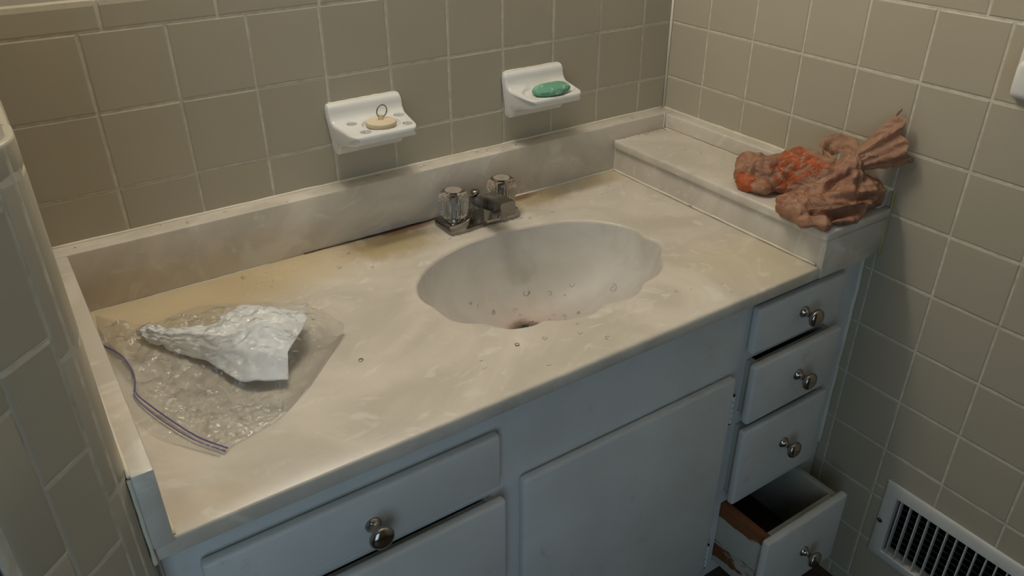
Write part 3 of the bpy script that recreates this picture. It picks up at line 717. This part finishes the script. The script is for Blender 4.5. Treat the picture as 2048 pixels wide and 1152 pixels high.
# towel bar holder on the right wall
tb = thing('towel_bar_holder', 'white ceramic towel bar holder on right tile wall at the frame edge', 'towel bar holder', (0, -0.735, 1.07))
bm = bmesh.new(); add_box(bm, (-0.016, -0.0490, -0.022), (0.0, 0.0490, 0.062)); bmesh.ops.bevel(bm, geom=bm.edges[:], offset=0.009, segments=4, profile=0.5, affect='EDGES')
bm_obj('mounting_plate', bm, CERAM, tb, auto=50)
bm = bmesh.new(); add_box(bm, (-0.075, -0.024, -0.006), (-0.010, 0.024, 0.046)); bmesh.ops.bevel(bm, geom=bm.edges[:], offset=0.011, segments=4, profile=0.5, affect='EDGES')
bm_obj('post', bm, CERAM, tb, auto=50)
tube('towel_bar', [(-0.054, -0.010, 0.020), (-0.054, -0.60, 0.020)], 0.009, CERAM, tb, 16)
bm = bmesh.new(); add_box(bm, (-0.075, -0.62, -0.006), (0.0, -0.58, 0.046)); bmesh.ops.bevel(bm, geom=bm.edges[:], offset=0.009, segments=3, profile=0.5, affect='EDGES')
bm_obj('post', bm, CERAM, tb, auto=50)

# ------------------------------------------------------------------ floor register on the right wall
vr = thing('vent_register', 'white metal air register with vertical slats low on right wall', 'vent', (0, -0.853, 0.2245))
FU0, FU1, FZ0, FZ1 = -0.684+0.853, -1.0225+0.853, 0.132-0.2245, 0.3175-0.2245
IU0, IU1, IZ0, IZ1 = -0.711+0.853, -0.995+0.853, 0.154-0.2245, 0.2890-0.2245
v = []; 
for (ins, x) in ((0.0, -0.0004), (0.0015, -0.0040), (0.006, -0.0065)):
    v += [(x, FU0-ins, FZ0+ins), (x, FU1+ins, FZ0+ins), (x, FU1+ins, FZ1-ins), (x, FU0-ins, FZ1-ins)]
for (ins, x) in ((0.0018, -0.0065), (0.0, -0.0045), (0.0, 0.004)):
    v += [(x, IU0+ins, IZ0-ins), (x, IU1-ins, IZ0-ins), (x, IU1-ins, IZ1+ins), (x, IU0+ins, IZ1+ins)]
fcs = []
for k in range(5):
    for i in range(4): fcs.append((k*4+i, k*4+(i+1) % 4, (k+1)*4+(i+1) % 4, (k+1)*4+i))
fr = py_obj('frame', v, fcs, VENT, vr, auto=30)
def screw(y, z):
    s = lathe('screw', [(0.0052, 0.0), (0.0050, 0.0012), (0.0036, 0.0022), (0.0008, 0.0025)], KNOB, vr, (-0.0064, y, z), 'X', 16)
    bm = bmesh.new(); add_box(bm, (-0.0027, -0.0042, -0.0005), (-0.0021, 0.0042, 0.0005)); bm_obj('slot', bm, DARK, s)
screw(-0.6935+0.853, 0.2215-0.2245); screw(-1.009+0.853, 0.2215-0.2245)
ns = 16; sp_ = 0.01785; sl0 = -0.7195+0.853
me = None
for k in range(ns-1):
    y = sl0-k*sp_
    if y < IU1+0.004: break
    if me is None:
        vv = []; a = math.radians(26)
        prof = [(-0.0052, -0.0008), (-0.0010, -0.0004), (0.0035, 0.0002), (0.0080, 0.0010), (0.0125, 0.0022)]
        for zz in (IZ0, IZ1):
            for (x, yy) in prof: vv.append((x, yy-0.0010, zz))
            for (x, yy) in prof[::-1]: vv.append((x, yy+0.0010, zz))
        ff = [tuple(range(10)), tuple(range(10, 20))]+[(i, (i+1) % 10, 10+(i+1) % 10, 10+i) for i in range(10)]
        o = py_obj('slat', vv, ff, VENT, vr, auto=40); me = o.data
    else: o = link('slat', me, None, vr)
    o.location = (0, y, 0)
me = None
for k in range(9):
    z = IZ0+0.008+k*0.0150
    if me is None:
        vv = []; prof = [(0.0155, 0.0065), (0.0175, 0.0040), (0.0205, 0.0010), (0.0250, -0.0015)]
        for yy in (IU0, IU1):
            for (x, zz) in prof: vv.append((x, yy, zz+0.0006))
            for (x, zz) in prof[::-1]: vv.append((x, yy, zz-0.0006))
        ff = [tuple(range(8)), tuple(range(8, 16))]+[(i, (i+1) % 8, 8+(i+1) % 8, 8+i) for i in range(8)]
        o = py_obj('louver', vv, ff, VENTIN, vr, auto=40); me = o.data
    else: o = link('louver', me, None, vr)
    o.location = (0, 0, z)

# ------------------------------------------------------------------ tissue inside the zip bag
nap = [[[-1.1145,-0.1415,0.77],[-1.0815,-0.1826,0.78],[-1.0393,-0.2034,0.78],[-0.9856,-0.1782,0.78],[-0.9195,-0.2554,0.788]],
 [[-1.1258,-0.1521,0.774],[-1.0868,-0.2127,0.79],[-1.0372,-0.2837,0.808],[-0.9865,-0.2939,0.813],[-0.9332,-0.3058,0.805]],
 [[-1.1226,-0.1659,0.772],[-1.0909,-0.2211,0.78],[-1.0486,-0.2889,0.79],[-1.0092,-0.333,0.796],[-0.9773,-0.3462,0.792]],
 [[-1.1162,-0.1759,0.766],[-1.089,-0.23,0.768],[-1.063,-0.2801,0.769],[-1.038,-0.3494,0.772],[-0.9912,-0.3767,0.774]]]
cols = [catmull(rw, 16) for rw in nap]
g = []
for k in range(3):
    for i in range(14 if k < 2 else 15): g.append([a.lerp(b, i/14) for a, b in zip(cols[k], cols[k+1])])
nv_, nu_ = len(g), len(g[0]); v = []
for j in range(nv_):
    for i in range(nu_):
        p = g[j][i]; e = 1.0-i/(nu_-1)
        dz = 0.0018*crumple(Vector((p.x, p.y, 0.2)), 0.045, 3, 2)+0.0012*crumple(Vector((p.x, p.y, 0.5)), 0.020, 3, 5)+0.0045*e**1.5*crumple(Vector((p.x, p.y, 0.9)), 0.017, 4)
        v.append((p.x+1.03+0.004*e*noise.noise(Vector((p.y*90, 0, j*0.3))), p.y+0.28, max(p.z+dz, ZC+0.0045)-ZC))
fcs = [(j*nu_+i, j*nu_+i+1, (j+1)*nu_+i+1, (j+1)*nu_+i) for j in range(nv_-1) for i in range(nu_-1)]
tis = py_obj('folded_tissue', v, fcs, PAPER, smooth=True); tis.location = (-1.03, -0.28, ZC)
md = tis.modifiers.new('thick', 'SOLIDIFY'); md.thickness = 0.0008; md.offset = 0
tag(tis, 'folded white paper tissue inside the clear zip bag on counter', 'tissue')

# ------------------------------------------------------------------ clear zip bag
film = [[[-1.1664,-0.0486,0.761],[-1.1127,-0.1354,0.772],[-1.0368,-0.1435,0.78],[-0.9553,-0.2153,0.795],[-0.9009,-0.2671,0.795]],
 [[-1.1716,-0.1434,0.763],[-1.0989,-0.2089,0.79],[-1.0404,-0.2737,0.81],[-0.9826,-0.3062,0.822],[-0.8936,-0.293,0.79]],
 [[-1.1561,-0.2687,0.766],[-1.0963,-0.2934,0.78],[-1.0471,-0.3537,0.8],[-0.9988,-0.3841,0.81],[-0.8826,-0.3025,0.772]],
 [[-1.1315,-0.3746,0.766],[-1.0928,-0.3839,0.766],[-1.0438,-0.3849,0.768],[-1.0023,-0.4076,0.78],[-0.9328,-0.3536,0.766]],
 [[-1.093,-0.4531,0.763],[-1.0798,-0.4472,0.762],[-1.0508,-0.4401,0.762],[-1.0188,-0.428,0.762],[-0.9688,-0.3907,0.763]]]
from mathutils.bvhtree import BVHTree
tbv = BVHTree.FromPolygons([vv.co+tis.location for vv in tis.data.vertices], [tuple(p.vertices) for p in tis.data.polygons])
zb_ = thing('zip_bag', 'clear plastic zip storage bag with purple seal on the counter', 'plastic bag', (-1.03, -0.28, ZC)); T4 = zb_.location.copy()
g = surf(film, 58, 58); nv_, nu_ = len(g), len(g[0]); v = []
for j in range(nv_):
    for i in range(nu_):
        p = g[j][i]; e = min(i, nu_-1-i, j, nv_-1-j)/(0.10*nu_); e = min(1, e)*1.35
        q = Vector((p.x*24, p.y*24, 1.7)); dz = e*(0.0055*crumple(Vector((p.x, p.y, 0.1)), 0.055, 4)+0.0036*crumple(Vector((p.x, p.y, 0.3)), 0.022, 4, 4)+0.0014*crumple(Vector((p.x, p.y, 0.7)), 0.010, 3, 8))
        patch = max(0.0, min(1.0, (noise.noise(Vector((p.x*17+3, p.y*17, 0.4)))+0.10)*3.0))
        dz += min(1, e)*patch*0.0026*facets(Vector((p.x, p.y, 0.15+p.z*0.5)), 0.0135, 3, 2, 0.5)
        z = max(p.z+dz, ZC+0.0016)
        h = tbv.ray_cast(Vector((p.x, p.y, ZC+0.2)), Vector((0, 0, -1)))
        if h[0] is not None: z = max(z, h[0].z+0.0035)
        v.append((max(p.x, -1.1755)-T4.x, p.y-T4.y, z-T4.z))
nt = len(v)
for j in range(nv_):
    for i in range(nu_):
        p = g[j][i]; e = min(1, min(i, nu_-1-i, j, nv_-1-j)/3)
        z = (p.z-ZC)*(1-e)*0.9; z = max(z, 0.0010)
        v.append((max(p.x, -1.1755)-T4.x, p.y-T4.y, z))
fcs = [(j*nu_+i, j*nu_+i+1, (j+1)*nu_+i+1, (j+1)*nu_+i) for j in range(nv_-1) for i in range(nu_-1)]
fcs += [tuple(nt+q for q in ff)[::-1] for ff in fcs]
py_obj('film', v, fcs, FILM, zb_, smooth=True)
zp = [(-1.1724,-0.1452,0.766),(-1.1568,-0.1849,0.766),(-1.1511,-0.2262,0.766),(-1.1527,-0.2582,0.766),(-1.1574,-0.2867,0.766),(-1.1486,-0.3229,0.766),(-1.1315,-0.3746,0.766),(-1.1142,-0.419,0.766),(-1.0928,-0.4543,0.766)]
zc1 = catmull([(a, b, c-0.0006) for a, b, c in zp], 8)
off = []
for i, p in enumerate(zc1):
    t = (zc1[min(i+1, len(zc1)-1)]-zc1[max(i-1, 0)]).normalized(); nn = Vector((t.y, -t.x, 0)); s = max(0, (i/len(zc1)-0.45)/0.55)
    off.append(p+nn*(0.0016+0.0045*math.sin(min(1, s*1.3)*math.pi*0.8))*(1 if s > 0 else 0.6)-Vector((0, 0, 0.0012)))
bm = bmesh.new(); add_tube(bm, [p-T4 for p in zc1], 0.0010, 6)
o = bm_obj('zip_seal', bm, PURPLE, zb_, smooth=True); o['label'] = 'thin purple zip seal'
bm = bmesh.new(); add_tube(bm, [p-T4 for p in off], 0.0008, 6)
o = bm_obj('zip_seal', bm, PURPLE, zb_, smooth=True); o['label'] = 'thin purple zip seal'
lip = catmull([(-1.1675,-0.0565,0.7625),(-1.1748,-0.1776,0.7640),(-1.1730,-0.2782,0.7640),(-1.1601,-0.3715,0.7635),(-1.1049,-0.458,0.7625)], 16)
zq = catmull(zp, 8); v = []
for i, p in enumerate(lip):
    b = zq[min(len(zq)-1, int(i/len(lip)*len(zq)))]
    for k in range(5):
        t = k/4; q = b.lerp(p, t); v.append((max(q.x, -1.1758)-T4.x, q.y-T4.y, q.z-T4.z+0.0012*math.sin(t*math.pi)*(1+ridge(q*40))-0.0004))
fcs = [(i*5+k, i*5+k+1, (i+1)*5+k+1, (i+1)*5+k) for i in range(len(lip)-1) for k in range(4)]
py_obj('bag_lip', v, fcs, FILM, zb_, smooth=True)

# ------------------------------------------------------------------ tan grocery bag
KN = Vector((-0.060, -0.510, 0.9060))
bag = thing('shopping_bag', 'knotted tan plastic shopping bag with red print on the raised ledge', 'plastic bag', (-0.09, -0.46, ZT)); T5 = bag.location.copy()
blobs = [((-0.106, -0.354, 0.852), (0.040, 0.038, 0.029)), ((-0.128, -0.366, 0.841), (0.026, 0.030, 0.018)), ((-0.122, -0.392, 0.840), (0.030, 0.032, 0.015)), ((-0.088, -0.385, 0.857), (0.040, 0.035, 0.029)), ((-0.085, -0.430, 0.866), (0.044, 0.046, 0.038)), ((-0.085, -0.470, 0.864), (0.056, 0.050, 0.037)),
         ((-0.098, -0.512, 0.852), (0.062, 0.046, 0.028)), ((-0.148, -0.488, 0.842), (0.044, 0.042, 0.020)), ((-0.154, -0.526, 0.836), (0.036, 0.030, 0.014)), ((-0.110, -0.532, 0.838), (0.046, 0.028, 0.014)), ((-0.052, -0.530, 0.856), (0.036, 0.032, 0.031)),
         ((-0.070, -0.505, 0.878), (0.032, 0.030, 0.028)), ((-0.062, -0.508, 0.897), (0.020, 0.020, 0.022))]
creases = [([(-0.0857, -0.5212, 0.8971), (-0.1013, -0.5108, 0.8825), (-0.1295, -0.5079, 0.8751), (-0.1421, -0.5031, 0.8712)], 0.009, 0.012), ([(-0.1421, -0.5091, 0.8700), (-0.1417, -0.5259, 0.867), (-0.1149, -0.5442, 0.8644), (-0.0658, -0.5561, 0.8619)], 0.010, 0.016),
           ([(-0.1690, -0.5263, 0.8456), (-0.1502, -0.5458, 0.8459), (-0.1200, -0.5536, 0.8478), (-0.0900, -0.5577, 0.8500)], 0.010, 0.022), ([(-0.1147, -0.3959, 0.876), (-0.1255, -0.4153, 0.8574), (-0.1500, -0.4357, 0.8425)], 0.010, 0.012),
           ([(-0.0857, -0.5248, 0.894), (-0.086, -0.5387, 0.8744), (-0.1039, -0.5474, 0.8648)], 0.005, 0.005)]
def seg_d(p, a, b):
    ab = b-a; t = max(0, min(1, (p-a).dot(ab)/ab.length_squared)); return (p-a-ab*t).length
bm = bmesh.new()
for c, rr3 in blobs:
    mm = Matrix.Translation(Vector(c)-T5) @ Matrix.Diagonal((rr3[0], rr3[1], rr3[2], 1))
    bmesh.ops.create_icosphere(bm, subdivisions=3, radius=1.0, matrix=mm)
me = bpy.data.meshes.new('tmp'); bm.to_mesh(me); bm.free(); tmp = bpy.data.objects.new('tmp', me); COL.objects.link(tmp)
md = tmp.modifiers.new('r', 'REMESH'); md.mode = 'VOXEL'; md.voxel_size = 0.0022; md.use_smooth_shade = True
ms = tmp.modifiers.new('s', 'SMOOTH'); ms.factor = 0.5; ms.iterations = 6
dg = bpy.context.evaluated_depsgraph_get(); me2 = bpy.data.meshes.new_from_object(tmp.evaluated_get(dg)); bpy.data.objects.remove(tmp)
kl = KN-T5
nrm = [vv.normal.copy() for vv in me2.vertices]
for vv, nn in zip(me2.vertices, nrm):
    p = vv.co.copy(); d = p-kl; rad_ = d.length
    ang = math.atan2(d.y, d.x); el = math.acos(max(-1, min(1, d.z/max(rad_, 1e-5))))
    k = min(1, rad_/0.05)
    q = Vector((ang*2.3, el*0.9, rad_*9))
    fold = tri(ang*1.9+0.6*noise.noise(q))*0.0045*k+tri(ang*4.3+0.8*noise.noise(q*1.7))*0.0020*k      # pleats running out from the knot
    fade = max(0.0, 1-rad_/0.075)
    cr = facets(p, 0.085, 3, 1)*0.0085+facets(p, 0.036, 3, 4)*0.0042+facets(p, 0.016, 3, 7)*0.0017
    dent = 0.0
    wp = p+T5
    for pl, wd_, dp_ in creases:
        dd = min(seg_d(wp, Vector(a), Vector(b)) for a, b in zip(pl, pl[1:])); dent = max(dent, dp_*max(0.0, 1-dd/wd_))
    p += nn*(fold*fade+cr*(1-0.45*fade)-dent)
    if p.x > 0.0590 and p.z+T5.z < ZS+0.002: p.x = min(p.x, 0.0595)
    if p.z < 0.0012 and p.x > -0.085: p.z = 0.0012+0.0006*abs(cr*50 % 1)
    if p.z < -0.006: p.z = -0.006
    if p.x > 0.086: p.x = 0.086
    vv.co = p
me2.materials.clear()
bagbody = link('bag_body', me2, BAG, bag, smooth=True)
me2.materials.append(PRINT)                          # a second printed patch on the tucked-in corner
for pg in me2.polygons:
    q = pg.center+T5
    if (q-Vector((-0.150, -0.366, 0.838))).length+0.006*noise.noise(q*120)+0.004*noise.noise(q*320) < 0.0215: pg.material_index = 1
# gathered end fanning out from the knot
v, fcs = [], []; NR, NA = 40, 120
ax = Vector((0.046, -0.043, 0.044))
e1 = Vector((0.02, -0.035, -0.02)); 
side = ax.cross(Vector((0.3, 0.2, 1))).normalized(); up = side.cross(ax.normalized()).normalized()
for i in range(NR+1):
    t = i/NR
    for k in range(NA):
        a = 2*math.pi*k/NA
        w1 = 0.0150+0.0240*t**0.8; w2 = 0.0125+0.0050*t-0.004*math.sin(math.pi*t)
        pl = 1+(0.32*tri(a*0.8+0.3+0.15*noise.noise(Vector((t*2, a, 0))))+0.22*tri(a*1.75+0.1))*(0.4+0.6*t)
        p = KN+ax*t*1.02+up*(w1*math.cos(a))+side*(w2*math.sin(a)*pl)
        cw = crumple(p, 0.030, 3, 2)*0.0026+crumple(p, 0.013, 3, 6)*0.0014
        p += (up*math.cos(a)+side*math.sin(a))*cw*(0.4+0.6*t)+ax.normalized()*t*(0.012*math.cos(a)+0.006*tri(a*1.1)+0.004*noise.noise(Vector((a*3, 1, 0))))
        p.x = min(p.x, -0.0012); v.append(tuple(p-T5))
for i in range(NR):
    for k in range(NA): fcs.append((i*NA+k, i*NA+(k+1) % NA, (i+1)*NA+(k+1) % NA, (i+1)*NA+k))
py_obj('gathered_end', v, fcs, BAGTHIN, bag, smooth=True)
# knot
bm = bmesh.new(); bmesh.ops.create_icosphere(bm, subdivisions=4, radius=1.0)
for p in bm.verts:
    c = p.co.copy(); a = math.atan2(c.y, c.x)
    p.co = Vector((c.x*0.0165, c.y*0.0150, c.z*0.0165))*(1+0.16*math.sin(6*a+c.z*5)+0.10*ridge(c*2.2))
o = bm_obj('knot', bm, BAGTHIN, bag, smooth=True); o.location = KN-T5
# handle loop beside the knot
def band(name, path, wid, mat):
    pts = catmull(path, 14); v = []; m = 9
    for i, p in enumerate(pts):
        t = i/(len(pts)-1); tg = (pts[min(i+1, len(pts)-1)]-pts[max(i-1, 0)]).normalized()
        wv = tg.cross(Vector((0.25, -0.5, 1.0))).normalized(); wv = (wv*0.35+Vector((0.1, -0.2, 1.0))*0.9); wv = (wv-tg*wv.dot(tg)).normalized(); dp = tg.cross(wv)
        for k in range(m):
            s = k/(m-1)*2-1; ww = wid*(0.55+0.45*math.sin(math.pi*t))
            v.append(tuple(p+wv*ww*s+dp*(0.0040*tri(s*0.8+t*2.1)+0.0022*tri(s*1.9-t*3.3))-T5))
    fcs = [(i*m+k, i*m+k+1, (i+1)*m+k+1, (i+1)*m+k) for i in range(len(pts)-1) for k in range(m-1)]
    return py_obj(name, v, fcs, mat, bag, smooth=True)
band('handle_loop', [(-0.060, -0.506, 0.905), (-0.045, -0.488, 0.920), (-0.040, -0.468, 0.921), (-0.044, -0.449, 0.913), (-0.054, -0.444, 0.903), (-0.064, -0.455, 0.894), (-0.068, -0.480, 0.888), (-0.062, -0.502, 0.893)], 0.0170, BAGTHIN)
band('loose_strip', [(-0.055, -0.515, 0.908), (-0.035, -0.535, 0.914), (-0.018, -0.556, 0.917), (-0.006, -0.575, 0.917)], 0.0055, BAGTHIN)
# red print: flat lettering laid on the film
from mathutils.bvhtree import BVHTree
bvh = BVHTree.FromPolygons([vv.co for vv in me2.vertices], [tuple(p.vertices) for p in me2.polygons])
def print_text(txt, size, org, xdir, ydir, shoot):
    cu = bpy.data.curves.new('print', 'FONT'); cu.body = txt; cu.size = size; cu.offset = size*0.07; cu.resolution_u = 4; cu.space_character = 0.95
    to = bpy.data.objects.new('tmp', cu); COL.objects.link(to); dg = bpy.context.evaluated_depsgraph_get()
    tm = bpy.data.meshes.new_from_object(to.evaluated_get(dg)); bpy.data.objects.remove(to)
    b = bmesh.new(); b.from_mesh(tm); bmesh.ops.triangulate(b, faces=b.faces)
    for _ in range(5):
        ed = [e for e in b.edges if e.calc_length() > 0.0016]
        if not ed: break
        bmesh.ops.subdivide_edges(b, edges=ed, cuts=1); bmesh.ops.triangulate(b, faces=b.faces)
    dead = []
    for p in b.verts:
        wpt = Vector(org)+Vector(xdir)*p.co.x+Vector(ydir)*p.co.y-T5
        h = bvh.ray_cast(wpt, Vector(shoot))
        if h[0] is None: dead.append(p)
        else: p.co = h[0]+h[1]*0.0006 if h[1].dot(Vector(shoot)) < 0 else h[0]-h[1]*0.0006
    bmesh.ops.delete(b, geom=dead, context='VERTS')
    bmesh.ops.delete(b, geom=[fa for fa in b.faces if max(e.calc_length() for e in fa.edges) > 0.006], context='FACES')
    return bm_obj('printed_lettering', b, PRINT, bag)
xd = Vector((-0.35, -0.93, 0.02)).normalized(); sh = Vector((0.42, 0.48, -0.77)).normalized(); yd = sh.cross(xd).normalized()
if yd.z < 0: yd = -yd
base_ = Vector((-0.104, -0.424, 0.874))-sh*0.12
print_text('THANK', 0.029, base_-xd*0.046+yd*0.010, xd, yd, sh)
print_text('YOU', 0.040, base_-xd*0.040-yd*0.024, xd, yd, sh)

# ------------------------------------------------------------------ loose hair and grit
def curl(bm, c, R, turns, nrm=Vector((0, 0, 1)), rad=0.00022, jit=0.5):
    a0 = random.uniform(0, 6.28); t1 = nrm.orthogonal().normalized(); t2 = nrm.cross(t1); pts = []; N = int(10*turns)+4
    for i in range(N+1):
        a = a0+turns*2*math.pi*i/N; q = R*(1+jit*(i/N-0.5)); pts.append(Vector(c)+t1*q*math.cos(a)+t2*q*math.sin(a)*0.85+nrm*(0.0006+0.0004*math.sin(a*1.7)))
    add_tube(bm, pts, rad, 4)
bowl = next(o for o in top.children if o.name.startswith('sink_bowl'))
bt = BVHTree.FromPolygons([vv.co+TL for vv in bowl.data.vertices], [tuple(p.vertices) for p in bowl.data.polygons])
def on_bowl(x, y):
    h = bt.ray_cast(Vector((x, y, ZC+0.1)), Vector((0, 0, -1)))
    return (h[0], h[1] if h[1].z > 0 else -h[1]) if h[0] else (Vector((x, y, ZC)), Vector((0, 0, 1)))
bm = bmesh.new()
for i in range(18):
    x, y = random.gauss(-0.515, 0.035), random.gauss(-0.255, 0.025); p, nn = on_bowl(x, y); curl(bm, p, random.uniform(0.0014, 0.0036), random.uniform(0.5, 1.7), nn, 0.00020, 1.1)
for (x, y) in ((-0.67, -0.25), (-0.42, -0.23), (-0.46, -0.22), (-0.38, -0.30), (-0.60, -0.20), (-0.50, -0.20)):
    p, nn = on_bowl(x, y); curl(bm, p, random.uniform(0.003, 0.006), random.uniform(0.3, 1.3), nn, 0.00022, 1.0)
for i in range(26): curl(bm, (random.uniform(-0.95, -0.2), random.uniform(-0.16, -0.05) if random.random() < 0.6 else random.uniform(-0.53, -0.46), ZC), random.uniform(0.0018, 0.004), random.uniform(0.2, 0.9), rad=0.00020)
for c in ((-0.8905, -0.3730, ZC), (-0.1560, -0.060, ZC+0.002), (-0.1640, -0.26, ZC+0.002), (-0.695, -0.46, ZC)): curl(bm, c, 0.0034, 1.4, rad=0.0003)
for i in range(10): curl(bm, (random.uniform(-1.1, -0.1), random.uniform(-0.030, -0.006), ZS), random.uniform(0.003, 0.006), random.uniform(0.2, 0.5), rad=0.00022)
curl(bm, (-0.352, -0.040, 0.966), 0.004, 0.7, Vector((0.5, 0.8, 0.2)).normalized(), 0.00028)
h = bm_obj('loose_hair', bm, HAIR, kind='stuff'); tag(h, 'stray dark curled hairs scattered over the sink and counter', 'hair', kind='stuff')
bm = bmesh.new()
def grit(c, s):
    mm = Matrix.Translation(c) @ Matrix.Rotation(random.uniform(0, 6), 4, 'Z') @ Matrix.Diagonal((s*random.uniform(0.8, 2), s, s*0.5, 1)); bmesh.ops.create_icosphere(bm, subdivisions=1, radius=1.0, matrix=mm)
for i in range(70): grit(Vector((random.uniform(-1.0, -0.18), random.choice((random.uniform(-0.14, -0.042), random.uniform(-0.10, -0.042))), ZC+0.0003)), random.uniform(0.0003, 0.0008))
for i in range(24): grit(Vector((random.uniform(-0.16, -0.03), random.uniform(-0.05, -0.038), ZT+0.0003)), random.uniform(0.0004, 0.0011))
for i in range(6): grit(Vector((random.uniform(-0.14, -0.05), random.uniform(-0.32, -0.08), ZT+0.0003)), random.uniform(0.0004, 0.0010))
for i in range(26): grit(Vector((random.uniform(-1.18, -0.03), random.uniform(-0.022, -0.003), ZS+0.0004)), random.uniform(0.0004, 0.0010))
for a_, b_ in ((-0.632, -0.452),):
    for i in range(40): grit(Vector((random.uniform(a_, b_), -0.119-random.uniform(0, 0.006), ZC+0.0003)), random.uniform(0.0004, 0.0009))
h = bm_obj('grit', bm, Mat('dark_grit', (0.06, 0.045, 0.03, 1), 0.9).m, kind='stuff'); tag(h, 'dark specks of grit along the counter seams', 'dirt', kind='stuff')
